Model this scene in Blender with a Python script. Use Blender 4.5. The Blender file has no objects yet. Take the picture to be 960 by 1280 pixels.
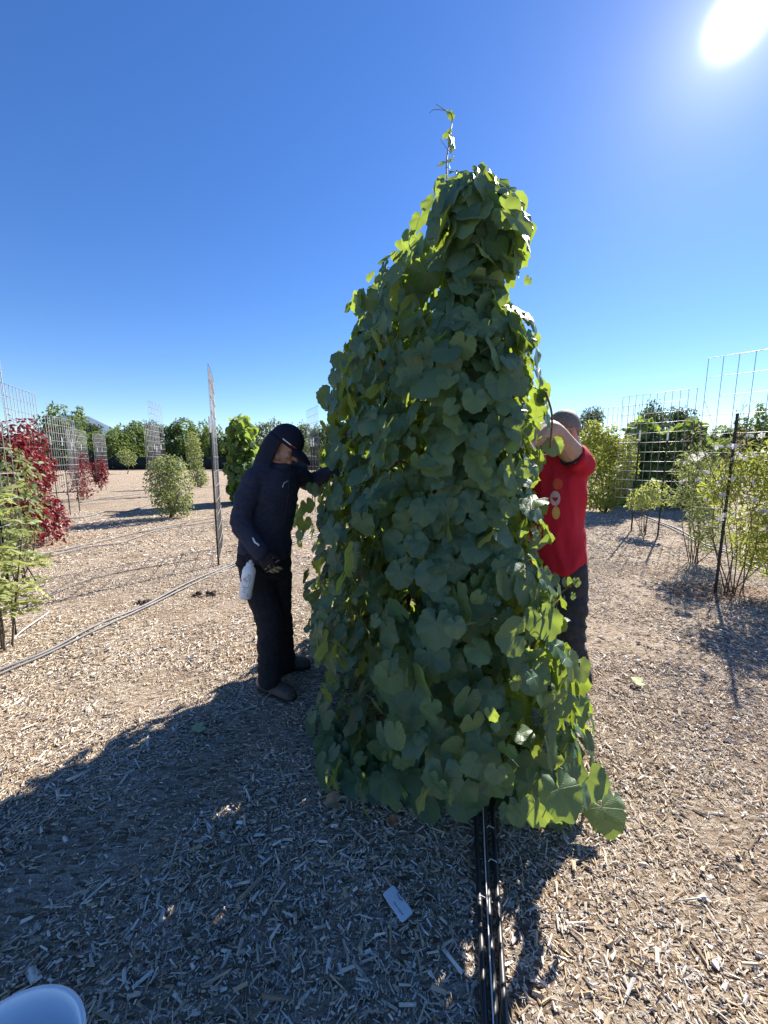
import bpy, math, random
import numpy as np
from mathutils import Vector, Matrix, noise
from mathutils.bvhtree import BVHTree

rng = np.random.default_rng(7)
random.seed(7)
C = bpy.context.scene.collection
sc = bpy.context.scene

# ---------------------------------------------------------------- camera
H, F_PX, PITCH = 1.5, 470.0, math.atan(65 / 470.0)
cd = bpy.data.cameras.new('camera')
cd.sensor_fit = 'VERTICAL'
cd.sensor_height = 24.0
cd.lens = 24.0 * F_PX / 1280.0
cd.clip_start, cd.clip_end = 0.05, 12000
cam = bpy.data.objects.new('camera', cd)
C.objects.link(cam)
cam.location = (0, 0, H)
cam.rotation_euler = (math.pi / 2 - PITCH, 0, 0)
sc.camera = cam
cp, sp = math.cos(PITCH), math.sin(PITCH)

# ---------------------------------------------------------------- sky, sun, exposure
SUN_EL, SUN_AZ = math.radians(37.6), math.radians(38.8)      # azimuth from +Y towards +X
S = Vector((math.sin(SUN_AZ) * math.cos(SUN_EL), math.cos(SUN_AZ) * math.cos(SUN_EL), math.sin(SUN_EL)))
w = bpy.data.worlds.new("World")
sc.world = w
w.use_nodes = True
nt = w.node_tree
nt.nodes.clear()
out = nt.nodes.new('ShaderNodeOutputWorld')
bg = nt.nodes.new('ShaderNodeBackground')
sky = nt.nodes.new('ShaderNodeTexSky')
sky.sky_type = 'NISHITA'
sky.sun_disc = False
sky.sun_elevation = SUN_EL
sky.sun_rotation = SUN_AZ
sky.altitude = 200
sky.air_density = 1.0
sky.dust_density = 0.08
sky.ozone_density = 4.0
bg.inputs[1].default_value = 0.070
hs = nt.nodes.new('ShaderNodeHueSaturation')
hs.inputs['Saturation'].default_value = 1.22
hs.inputs['Hue'].default_value = 0.511
nt.links.new(sky.outputs[0], hs.inputs['Color'])
nt.links.new(hs.outputs[0], bg.inputs[0])
# the bright aureole round the sun
tc = nt.nodes.new('ShaderNodeTexCoord')
dt = nt.nodes.new('ShaderNodeVectorMath'); dt.operation = 'DOT_PRODUCT'
nt.links.new(tc.outputs['Generated'], dt.inputs[0]); dt.inputs[1].default_value = S
def wmath(op, a, b=None):
    n = nt.nodes.new('ShaderNodeMath'); n.operation = op
    for i, v in enumerate((a, b)):
        if v is None: continue
        if isinstance(v, (int, float)): n.inputs[i].default_value = v
        else: nt.links.new(v, n.inputs[i])
    return n.outputs[0]
ang = wmath('ARCCOSINE', wmath('MINIMUM', dt.outputs['Value'], 0.999999))
core = wmath('MULTIPLY', wmath('EXPONENT', wmath('MULTIPLY', wmath('POWER', wmath('DIVIDE', ang, math.radians(1.2)), 2.0), -1.0)), 3.0)
halo = wmath('MULTIPLY', wmath('EXPONENT', wmath('DIVIDE', ang, -math.radians(3.0))), 0.30)
glow = wmath('ADD', core, halo)
bg2 = nt.nodes.new('ShaderNodeBackground')
bg2.inputs[0].default_value = (1.0, 0.98, 0.96, 1)
nt.links.new(glow, bg2.inputs[1])
ad = nt.nodes.new('ShaderNodeAddShader')
nt.links.new(bg.outputs[0], ad.inputs[0]); nt.links.new(bg2.outputs[0], ad.inputs[1])
nt.links.new(ad.outputs[0], out.inputs[0])

sl = bpy.data.lights.new('sun', 'SUN')
sl.energy = 5.0
sl.angle = math.radians(0.53)
sl.color = (1.0, 0.94, 0.85)
so = bpy.data.objects.new('sun', sl)
C.objects.link(so)
so.rotation_euler = (-S).to_track_quat('-Z', 'Y').to_euler()
sc.view_settings.view_transform = 'Standard'
sc.view_settings.look = 'None'
sc.view_settings.exposure = 1.42
sc.view_settings.gamma = 1.0
sc.cycles.max_bounces = 8
sc.cycles.diffuse_bounces = 4
sc.cycles.transmission_bounces = 6
sc.cycles.transparent_max_bounces = 8

# ---------------------------------------------------------------- geometry helpers
def pdir(px, py):
    x, y = (px - 480) / F_PX, (640 - py) / F_PX
    return Vector((x, cp + y * sp, -sp + y * cp))
def at(px, py, Y):                                   # the point at depth Y seen at a pixel of the photograph
    d = pdir(px, py)
    return Vector((0, 0, H)) + d * (Y / d.y)
def gnd(px, py):
    d = pdir(px, py)
    p = Vector((0, 0, H)) + d * (H / -d.z)
    return Vector((p.x, p.y, gz(p.x, p.y)))
def gz(x, y):                                        # gentle relief of the mulch; works on arrays
    d = np.sqrt(np.asarray(x) ** 2 + np.asarray(y) ** 2)
    f = np.clip(1.4 - d / 12.0, 0, 1)
    return f * (0.012 * np.sin(x * 2.1 + 0.7 * y) + 0.010 * np.sin(y * 3.3 - x * 1.2 + 1.0) + 0.006 * np.sin(x * 7.3 + 2) * np.sin(y * 6.1)
                + 0.004 * np.sin(x * 17.0 + y * 5) * np.sin(y * 15.0 - x * 4))

def tag(o, label=None, cat=None, group=None, kind=None):
    if label: o['label'] = label
    if cat: o['category'] = cat
    if group: o['group'] = group
    if kind: o['kind'] = kind
    return o
def empty(name, loc, rz=0.0):
    o = bpy.data.objects.new(name, None)
    o.empty_display_size = 0.1
    C.objects.link(o)
    o.location = loc
    o.rotation_euler = (0, 0, rz)
    return o
def link(name, me, parent=None, loc=None):
    o = bpy.data.objects.new(name, me)
    C.objects.link(o)
    if parent is not None: o.parent = parent
    if loc is not None: o.location = loc
    return o
def copy_tree(o, parent=None):
    c = o.copy()
    C.objects.link(c)
    c.parent = parent
    for ch in list(o.children): copy_tree(ch, c)
    return c

class MB:                                            # collects shapes for ONE mesh
    def __init__(s): s.v, s.f, s.m = [], [], []
    def add(s, V, Fc, mi=0):
        b = len(s.v)
        s.v += [tuple(p) for p in V]
        for f in Fc:
            s.f.append(tuple(b + i for i in f)); s.m.append(mi)
    def box(s, c, sx, sy, sz, rot=None, mi=0):
        V = [Vector((x * sx / 2, y * sy / 2, z * sz / 2)) for x in (-1, 1) for y in (-1, 1) for z in (-1, 1)]
        if rot is not None: V = [rot @ v for v in V]
        s.add([v + Vector(c) for v in V], [(0, 1, 3, 2), (4, 6, 7, 5), (0, 4, 5, 1), (2, 3, 7, 6), (0, 2, 6, 4), (1, 5, 7, 3)], mi)
    def tube(s, pts, rad, n=6, mi=0, caps=True):
        V, Fc = tube_geo(pts, rad, n, caps)
        s.add(V, Fc, mi)
    def build(s, name, mats, parent=None, smooth=True, loc=None):
        me = bpy.data.meshes.new(name)
        off = Vector(loc) if loc is not None else None
        me.from_pydata([tuple(Vector(p) - off) for p in s.v] if off is not None else s.v, [], s.f)
        for m in (mats if isinstance(mats, (list, tuple)) else [mats]): me.materials.append(m)
        me.polygons.foreach_set('material_index', s.m)
        if smooth: me.polygons.foreach_set('use_smooth', [True] * len(s.f))
        me.update()
        return link(name, me, parent, loc)

def tube_geo(pts, rad, n=6, caps=True):
    pts = [Vector(p) for p in pts]
    if isinstance(rad, (int, float)): rad = [rad] * len(pts)
    V, Fc = [], []
    ref = Vector((0.3, 0.2, 1)).normalized()
    for i, p in enumerate(pts):
        t = (pts[min(i + 1, len(pts) - 1)] - pts[max(i - 1, 0)]).normalized()
        r0 = ref if abs(t.dot(ref)) < 0.95 else Vector((1, 0, 0))
        a = t.cross(r0).normalized(); b = t.cross(a)
        for k in range(n):
            an = 2 * math.pi * k / n
            V.append(p + (a * math.cos(an) + b * math.sin(an)) * rad[i])
    for i in range(len(pts) - 1):
        for k in range(n):
            k2 = (k + 1) % n
            Fc.append((i * n + k, i * n + k2, (i + 1) * n + k2, (i + 1) * n + k))
    if caps:
        Fc.append(tuple(range(n))[::-1]); Fc.append(tuple((len(pts) - 1) * n + k for k in range(n)))
    return V, Fc
def smooth_path(pts, k=6):                           # Catmull-Rom
    P = [Vector(p) for p in pts]
    P = [P[0] * 2 - P[1]] + P + [P[-1] * 2 - P[-2]]
    o = []
    for i in range(1, len(P) - 2):
        for j in range(k):
            t = j / k
            a, b, c, d = P[i - 1], P[i], P[i + 1], P[i + 2]
            o.append(0.5 * ((2 * b) + (c - a) * t + (2 * a - 5 * b + 4 * c - d) * t * t + (3 * b - 3 * c + d - a) * t ** 3))
    o.append(P[-2])
    return o

def mesh_np(name, V, Fc, mats, attrs=None, smooth=True, mi=None):
    """one mesh from arrays: V (n,3), Fc (m,k); attrs {name: (n,) or (n,3)}"""
    me = bpy.data.meshes.new(name)
    V = np.ascontiguousarray(V, dtype=np.float32); Fc = np.ascontiguousarray(Fc, dtype=np.int32)
    k = Fc.shape[1]
    me.vertices.add(len(V)); me.vertices.foreach_set('co', V.ravel())
    me.loops.add(Fc.size); me.loops.foreach_set('vertex_index', Fc.ravel())
    me.polygons.add(len(Fc)); me.polygons.foreach_set('loop_start', np.arange(0, Fc.size, k, dtype=np.int32))
    for m in (mats if isinstance(mats, (list, tuple)) else [mats]): me.materials.append(m)
    if mi is not None: me.polygons.foreach_set('material_index', np.asarray(mi, dtype=np.int32))
    me.polygons.foreach_set('use_smooth', np.full(len(Fc), smooth))
    me.update(calc_edges=True)
    for an, a in (attrs or {}).items():
        a = np.asarray(a, dtype=np.float32)
        if a.ndim == 1:
            me.attributes.new(an, 'FLOAT', 'POINT').data.foreach_set('value', a)
        else:
            me.attributes.new(an, 'FLOAT_VECTOR', 'POINT').data.foreach_set('vector', a.ravel())
    return me
def instance(T, TF, M, P, S_):                       # template verts T, faces TF; M (n,3,3) columns axes, P (n,3), S_ (n,)
    n = len(P)
    V = np.einsum('nij,kj->nki', M, T) * S_[:, None, None] + P[:, None, :]
    Fc = TF[None] + (np.arange(n) * len(T))[:, None, None]
    return V.reshape(-1, 3), Fc.reshape(-1, TF.shape[1])
def nrm(a): return a / np.maximum(np.linalg.norm(a, axis=-1, keepdims=True), 1e-9)
def frames(Nv, Tv):                                  # columns x, tip, normal
    Nv = nrm(Nv)
    Tv = nrm(Tv - (Tv * Nv).sum(-1, keepdims=True) * Nv)
    return np.stack([np.cross(Tv, Nv), Tv, Nv], axis=-1)

# ---------------------------------------------------------------- materials
def new_mat(name):
    m = bpy.data.materials.new(name); m.use_nodes = True
    t = m.node_tree; t.nodes.clear()
    return m, t
class N:
    """short node writing"""
    def __init__(s, t): s.t = t
    def n(s, typ, **kw):
        nd = s.t.nodes.new(typ)
        for k, v in kw.items(): setattr(nd, k, v)
        return nd
    def inp(s, sock, v):
        if v is None: return
        if isinstance(v, bpy.types.NodeSocket): s.t.links.new(v, sock)
        else: sock.default_value = v if not (isinstance(v, tuple) and len(v) == 3 and len(getattr(sock, 'default_value', ())) == 4) else (*v, 1)
    def math(s, op, a, b=None, c=None, clamp=False):
        nd = s.n('ShaderNodeMath', operation=op, use_clamp=clamp)
        for i, v in enumerate((a, b, c)): s.inp(nd.inputs[i], v)
        return nd.outputs[0]
    def mix(s, f, a, b, blend='MIX'):
        nd = s.n('ShaderNodeMixRGB', blend_type=blend)
        s.inp(nd.inputs[0], f); s.inp(nd.inputs[1], a); s.inp(nd.inputs[2], b)
        return nd.outputs[0]
    def noise(s, scale, detail=4, vec=None, rough=0.55):
        nd = s.n('ShaderNodeTexNoise')
        nd.inputs['Scale'].default_value = scale; nd.inputs['Detail'].default_value = detail; nd.inputs['Roughness'].default_value = rough
        if vec is not None: s.t.links.new(vec, nd.inputs['Vector'])
        return nd.outputs['Fac']
    def ramp(s, f, stops, interp='LINEAR'):
        nd = s.n('ShaderNodeValToRGB'); cr = nd.color_ramp; cr.interpolation = interp
        while len(cr.elements) < len(stops): cr.elements.new(0.5)
        for e, (p, c) in zip(cr.elements, stops):
            e.position = p; e.color = (*c, 1) if len(c) == 3 else c
        s.inp(nd.inputs[0], f)
        return nd.outputs[0]
    def attr(s, name, out='Fac'): 
        nd = s.n('ShaderNodeAttribute', attribute_name=name); return nd.outputs[out]
    def bump(s, h, strength=0.3, dist=0.01):
        nd = s.n('ShaderNodeBump'); nd.inputs['Strength'].default_value = strength; nd.inputs['Distance'].default_value = dist
        s.t.links.new(h, nd.inputs['Height']); return nd.outputs[0]
    def bsdf(s, col, rough=0.6, spec=0.4, metal=0.0, normal=None, **kw):
        nd = s.n('ShaderNodeBsdfPrincipled')
        s.inp(nd.inputs['Base Color'], col); s.inp(nd.inputs['Roughness'], rough)
        s.inp(nd.inputs['Specular IOR Level'], spec); s.inp(nd.inputs['Metallic'], metal)
        if normal is not None: s.t.links.new(normal, nd.inputs['Normal'])
        for k, v in kw.items(): s.inp(nd.inputs[k], v)
        return nd.outputs[0]
    def out(s, sh):
        o = s.n('ShaderNodeOutputMaterial'); s.t.links.new(sh, o.inputs[0])

def simple_mat(name, col, rough=0.6, spec=0.4, metal=0.0, var=0.15, scale=30, bump=0.0, bscale=120, bdist=0.003, stretch=None):
    m, t = new_mat(name); k = N(t)
    tcn = k.n('ShaderNodeTexCoord')
    vec = tcn.outputs['Object']
    if stretch:
        mp = k.n('ShaderNodeMapping'); mp.inputs['Scale'].default_value = stretch
        t.links.new(vec, mp.inputs[0]); vec = mp.outputs[0]
    nz = k.noise(scale, 5, vec)
    dark = tuple(c * (1 - var) for c in col); lite = tuple(min(c * (1 + var), 0.95) for c in col)
    cc = k.ramp(nz, [(0.3, dark), (0.7, lite)])
    nrmv = k.bump(k.noise(bscale, 3, vec), bump, bdist) if bump else None
    k.out(k.bsdf(cc, rough, spec, metal, nrmv))
    return m

def leaf_mat(name, cols, back, trans, tw=0.4, rough=0.5, veins=True, spec=0.35):
    m, t = new_mat(name); k = N(t)
    oi = k.n('ShaderNodeObjectInfo')
    r = k.math('FRACT', k.math('ADD', k.attr('rnd'), oi.outputs['Random']))
    stops = [(i / max(len(cols) - 1, 1), c) for i, c in enumerate(cols)]
    col = k.ramp(r, stops)
    h = None
    if veins:
        sx = k.n('ShaderNodeSeparateXYZ'); t.links.new(k.attr('lp', 'Vector'), sx.inputs[0])
        x, y = sx.outputs[0], sx.outputs[1]
        th = k.math('ABSOLUTE', k.math('ARCTAN2', x, y))
        rr = k.math('SQRT', k.math('ADD', k.math('MULTIPLY', x, x), k.math('MULTIPLY', y, y)))
        d = None
        for a in (0.0, 0.72, 1.5, 2.2):
            da = k.math('MINIMUM', k.math('ABSOLUTE', k.math('SUBTRACT', th, a)), 1.5)
            di = k.math('MULTIPLY', rr, k.math('SINE', da))
            d = di if d is None else k.math('MINIMUM', d, di)
        main = k.math('SUBTRACT', 1.0, k.math('DIVIDE', d, k.math('MULTIPLY_ADD', rr, -0.012, 0.022)), clamp=True)
        side = k.math('SINE', k.math('MULTIPLY', k.math('SUBTRACT', rr, d), 34.0))
        side = k.math('MULTIPLY', k.math('SUBTRACT', k.math('ABSOLUTE', side), 0.0), 1.0)
        side = k.math('SUBTRACT', 1.0, k.math('MULTIPLY', side, 6.0), clamp=True)
        vm = k.math('ADD', k.math('MULTIPLY', main, 0.75), k.math('MULTIPLY', side, 0.22), clamp=True)
        lpv = k.attr('lp', 'Vector')
        mott = k.noise(5.0, 4, lpv)
        col = k.mix(k.math('MULTIPLY', mott, 0.35), col, k.mix(1.0, col, (0.75, 0.8, 0.6), 'MULTIPLY'))
        col = k.mix(k.math('MULTIPLY', vm, 0.6), col, (0.24, 0.31, 0.15))
        h = k.bump(k.math('SUBTRACT', k.math('MULTIPLY', k.noise(9.0, 3, lpv), 0.5), vm), 0.5, 0.004)
    geo = k.n('ShaderNodeNewGeometry')
    colb = k.mix(0.62, col, back)
    colf = k.mix(geo.outputs['Backfacing'], col, colb)
    p = k.bsdf(colf, rough, spec, 0, h)
    tr = k.n('ShaderNodeBsdfTranslucent')
    tcol = k.mix(k.math('MULTIPLY', r, 0.6), trans, tuple(c * 0.75 for c in trans))
    if veins: tcol = k.mix(k.math('MULTIPLY', vm, 0.5), tcol, (0.45, 0.5, 0.18))
    t.links.new(tcol, tr.inputs[0])
    mx = k.n('ShaderNodeMixShader'); mx.inputs[0].default_value = tw
    t.links.new(p, mx.inputs[1]); t.links.new(tr.outputs[0], mx.inputs[2])
    k.out(mx.outputs[0])
    return m

M = {}
M['grape'] = leaf_mat('grape_leaf', [(0.043, 0.112, 0.076), (0.064, 0.140, 0.094), (0.035, 0.094, 0.074), (0.104, 0.185, 0.086), (0.050, 0.124, 0.086), (0.082, 0.160, 0.112), (0.041, 0.104, 0.070)],
                      (0.16, 0.22, 0.13), (0.46, 0.60, 0.055), 0.33, 0.42, spec=0.45)
M['grape_far'] = leaf_mat('grape_leaf_far', [(0.05, 0.10, 0.035), (0.075, 0.14, 0.04), (0.06, 0.12, 0.045)], (0.14, 0.2, 0.1), (0.36, 0.5, 0.06), 0.4, 0.5, False)
M['yellowgreen'] = leaf_mat('yellow_green_leaf', [(0.16, 0.21, 0.045), (0.26, 0.28, 0.06), (0.13, 0.19, 0.05), (0.32, 0.27, 0.06)], (0.2, 0.25, 0.12), (0.5, 0.55, 0.08), 0.4, 0.5, False)
M['paleleaf'] = leaf_mat('pale_compound_leaf', [(0.24, 0.28, 0.11), (0.36, 0.37, 0.17), (0.18, 0.23, 0.11)], (0.26, 0.32, 0.16), (0.55, 0.60, 0.14), 0.4, 0.5, False)
M['greyleaf'] = leaf_mat('grey_green_leaf', [(0.10, 0.14, 0.06), (0.15, 0.19, 0.09), (0.13, 0.15, 0.09), (0.18, 0.2, 0.07)], (0.2, 0.24, 0.15), (0.4, 0.46, 0.12), 0.35, 0.55, False)
M['redleaf'] = leaf_mat('red_creeper_leaf', [(0.13, 0.013, 0.017), (0.20, 0.024, 0.026), (0.09, 0.012, 0.014), (0.24, 0.07, 0.055)], (0.22, 0.09, 0.085), (0.26, 0.018, 0.028), 0.35, 0.45, False)
M['tree'] = leaf_mat('orchard_tree_leaf', [(0.055, 0.105, 0.03), (0.085, 0.145, 0.038), (0.065, 0.12, 0.036), (0.11, 0.16, 0.045)], (0.1, 0.14, 0.07), (0.24, 0.32, 0.05), 0.35, 0.55, False)
M['darktree'] = leaf_mat('dark_tree_leaf', [(0.03, 0.055, 0.025), (0.045, 0.075, 0.03), (0.04, 0.06, 0.03)], (0.07, 0.1, 0.06), (0.14, 0.2, 0.05), 0.3, 0.55, False)
M['paletree'] = leaf_mat('pale_tree_leaf', [(0.09, 0.12, 0.06), (0.12, 0.15, 0.075), (0.08, 0.11, 0.06)], (0.14, 0.17, 0.1), (0.25, 0.3, 0.1), 0.3, 0.55, False)
M['petiole'] = simple_mat('petiole', (0.20, 0.20, 0.07), 0.5, 0.4, 0, 0.35, 8)
M['cane'] = simple_mat('vine_cane', (0.16, 0.085, 0.045), 0.75, 0.2, 0, 0.4, 25, 0.5, 60, 0.003, (1, 1, 0.15))
M['bark'] = simple_mat('bark', (0.13, 0.10, 0.075), 0.9, 0.1, 0, 0.4, 20, 0.6, 60, 0.004, (1, 1, 0.2))
M['hose'] = simple_mat('black_poly_hose', (0.030, 0.030, 0.032), 0.42, 0.5, 0, 0.5, 14, 0.2, 90, 0.001)
M['hosegrey'] = simple_mat('dusty_poly_hose', (0.19, 0.18, 0.175), 0.55, 0.4, 0, 0.3, 9, 0.2, 60, 0.001)
M['string'] = simple_mat('white_cord', (0.7, 0.68, 0.66), 0.7, 0.2)
M['wire'] = simple_mat('galvanised_wire', (0.24, 0.24, 0.245), 0.5, 0.5, 0.1, 0.2, 12)
M['tpost'] = simple_mat('dark_steel_post', (0.028, 0.032, 0.030), 0.6, 0.4, 0.1, 0.4, 20, 0.3, 60)
M['white'] = simple_mat('white_paint', (0.78, 0.78, 0.77), 0.5, 0.4, 0, 0.06, 20)
M['bucket'] = simple_mat('white_plastic', (0.88, 0.88, 0.88), 0.35, 0.5, 0, 0.03, 6)
M['tagplate'] = simple_mat('pale_tag_plastic', (0.76, 0.76, 0.77), 0.4, 0.5, 0, 0.05, 20)
M['black'] = simple_mat('black_plastic', (0.02, 0.02, 0.021), 0.45, 0.4)
M['ink'] = simple_mat('print_ink', (0.03, 0.03, 0.035), 0.6, 0.2)
M['deadleaf'] = simple_mat('dry_leaf', (0.42, 0.29, 0.19), 0.75, 0.15, 0, 0.3, 40, 0.5, 90, 0.002)
M['deadbrown'] = simple_mat('brown_leaf', (0.25, 0.12, 0.06), 0.75, 0.15, 0, 0.3, 40, 0.5, 90, 0.002)
M['greenfall'] = simple_mat('fallen_green_leaf', (0.36, 0.40, 0.2), 0.7, 0.15, 0, 0.2, 40)
M['soil'] = simple_mat('dark_soil', (0.075, 0.055, 0.042), 0.95, 0.05, 0, 0.4, 30, 0.8, 60, 0.006)
M['petal'] = leaf_mat('white_petal', [(0.78, 0.77, 0.74), (0.7, 0.69, 0.67)], (0.75, 0.74, 0.7), (0.7, 0.69, 0.65), 0.35, 0.6, False)
M['pink'] = leaf_mat('dry_pink_flower', [(0.42, 0.25, 0.24), (0.36, 0.27, 0.25), (0.28, 0.26, 0.22)], (0.4, 0.28, 0.25), (0.4, 0.25, 0.22), 0.3, 0.6, False)
M['fence'] = simple_mat('dark_fence_screen', (0.018, 0.026, 0.026), 0.85, 0.1, 0, 0.3, 0.8)
M['hill'] = simple_mat('haze_tinted_hill', (0.10, 0.14, 0.20), 1.0, 0.0, 0, 0.15, 0.004)  # blue of distant haze is put into the base colour

# ---------------------------------------------------------------- ground, hills
def ground_material():
    m, t = new_mat('wood_mulch_ground'); k = N(t)
    tcn = k.n('ShaderNodeTexCoord'); P = tcn.outputs['Object']
    def shred(ang, sx, sy, off):
        mp = k.n('ShaderNodeMapping'); mp.inputs['Rotation'].default_value = (0, 0, ang); mp.inputs['Scale'].default_value = (sx, sy, 1); mp.inputs['Location'].default_value = off
        t.links.new(P, mp.inputs[0])
        v = k.n('ShaderNodeTexVoronoi', voronoi_dimensions='2D'); v.inputs['Scale'].default_value = 1.0
        t.links.new(mp.outputs[0], v.inputs['Vector'])
        return v.outputs['Color'], v.outputs['Distance']
    c1, d1 = shred(0.5, 26, 95, (0, 0, 0)); c2, d2 = shred(-0.7, 30, 105, (3, 5, 0)); c3, d3 = shred(1.6, 22, 80, (7, 1, 0))
    s1 = k.n('ShaderNodeSeparateColor'); t.links.new(c1, s1.inputs[0])
    s2 = k.n('ShaderNodeSeparateColor'); t.links.new(c2, s2.inputs[0])
    s3 = k.n('ShaderNodeSeparateColor'); t.links.new(c3, s3.inputs[0])
    sel = k.math('GREATER_THAN', s1.outputs[0], 0.55); sel2 = k.math('GREATER_THAN', s2.outputs[1], 0.5)
    a = k.mix(sel, s3.outputs[2], k.mix(sel2, s2.outputs[0], s1.outputs[1]))
    base = k.ramp(a, [(0.0, (0.20, 0.15, 0.105)), (0.2, (0.37, 0.285, 0.20)), (0.5, (0.52, 0.415, 0.305)), (0.78, (0.61, 0.515, 0.405)), (1.0, (0.69, 0.61, 0.51))])
    big = k.noise(0.55, 5, P, 0.6); mid = k.noise(2.7, 5, P, 0.6); warm = k.noise(0.9, 3, P)
    base = k.mix(k.ramp(mid, [(0.42, (0, 0, 0)), (0.62, (0.55, 0.55, 0.55))]), base, k.mix(1.0, base, (0.62, 0.56, 0.50), 'MULTIPLY'))
    base = k.mix(k.ramp(big, [(0.40, (0, 0, 0)), (0.65, (0.5, 0.5, 0.5))]), base, k.mix(1.0, base, (0.78, 0.76, 0.76), 'MULTIPLY'))
    base = k.mix(k.ramp(warm, [(0.5, (0, 0, 0)), (0.7, (0.35, 0.35, 0.35))]), base, (0.40, 0.25, 0.14))
    fine = k.noise(170, 4, P, 0.7)
    base = k.mix(k.ramp(fine, [(0.40, (0.75, 0.75, 0.75)), (0.58, (0, 0, 0))]), base, k.mix(1.0, base, (0.42, 0.38, 0.34), 'MULTIPLY'))
    hgt = k.math('ADD', k.math('ADD', k.math('MULTIPLY', a, 0.7), fine), k.math('MULTIPLY', k.noise(60, 3, P), 0.8))
    nb = k.bump(hgt, 0.9, 0.02)
    k.out(k.bsdf(base, 0.9, 0.15, 0, nb))
    return m
M['ground'] = ground_material()
def lines(lo, hi, step, far, g=1.35):
    mid = list(np.arange(lo, hi + step / 2, step)); a = [hi]; s_ = step
    while a[-1] < far: s_ *= g; a.append(a[-1] + s_)
    b = [lo]; s_ = step
    while b[-1] > -far: s_ *= g; b.append(b[-1] - s_)
    return np.array(sorted(set(b[1:] + mid + a[1:])))
gx, gy = lines(-5, 5, 0.045, 5000), lines(-0.5, 7, 0.045, 5000)
X, Y = np.meshgrid(gx, gy)
V = np.stack([X, Y, gz(X, Y)], -1).reshape(-1, 3)
nx = len(gx)
ii, jj = np.meshgrid(np.arange(nx - 1), np.arange(len(gy) - 1))
q = (jj * nx + ii).ravel()
tag(link('ground', mesh_np('ground', V, np.stack([q, q + 1, q + nx + 1, q + nx], -1), M['ground'])), 'dry wood chip mulch covering flat open ground', kind='structure')

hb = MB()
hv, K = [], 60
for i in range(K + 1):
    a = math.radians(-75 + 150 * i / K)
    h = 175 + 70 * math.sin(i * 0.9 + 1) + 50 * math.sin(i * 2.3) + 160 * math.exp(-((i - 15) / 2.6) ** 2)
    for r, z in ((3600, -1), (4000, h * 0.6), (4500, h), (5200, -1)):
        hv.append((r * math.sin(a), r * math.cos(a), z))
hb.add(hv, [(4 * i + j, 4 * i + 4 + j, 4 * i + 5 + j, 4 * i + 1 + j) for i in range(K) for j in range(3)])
tag(hb.build('hills', M['hill']), 'far haze-tinted hill ridge showing above the trees', kind='structure')

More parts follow.
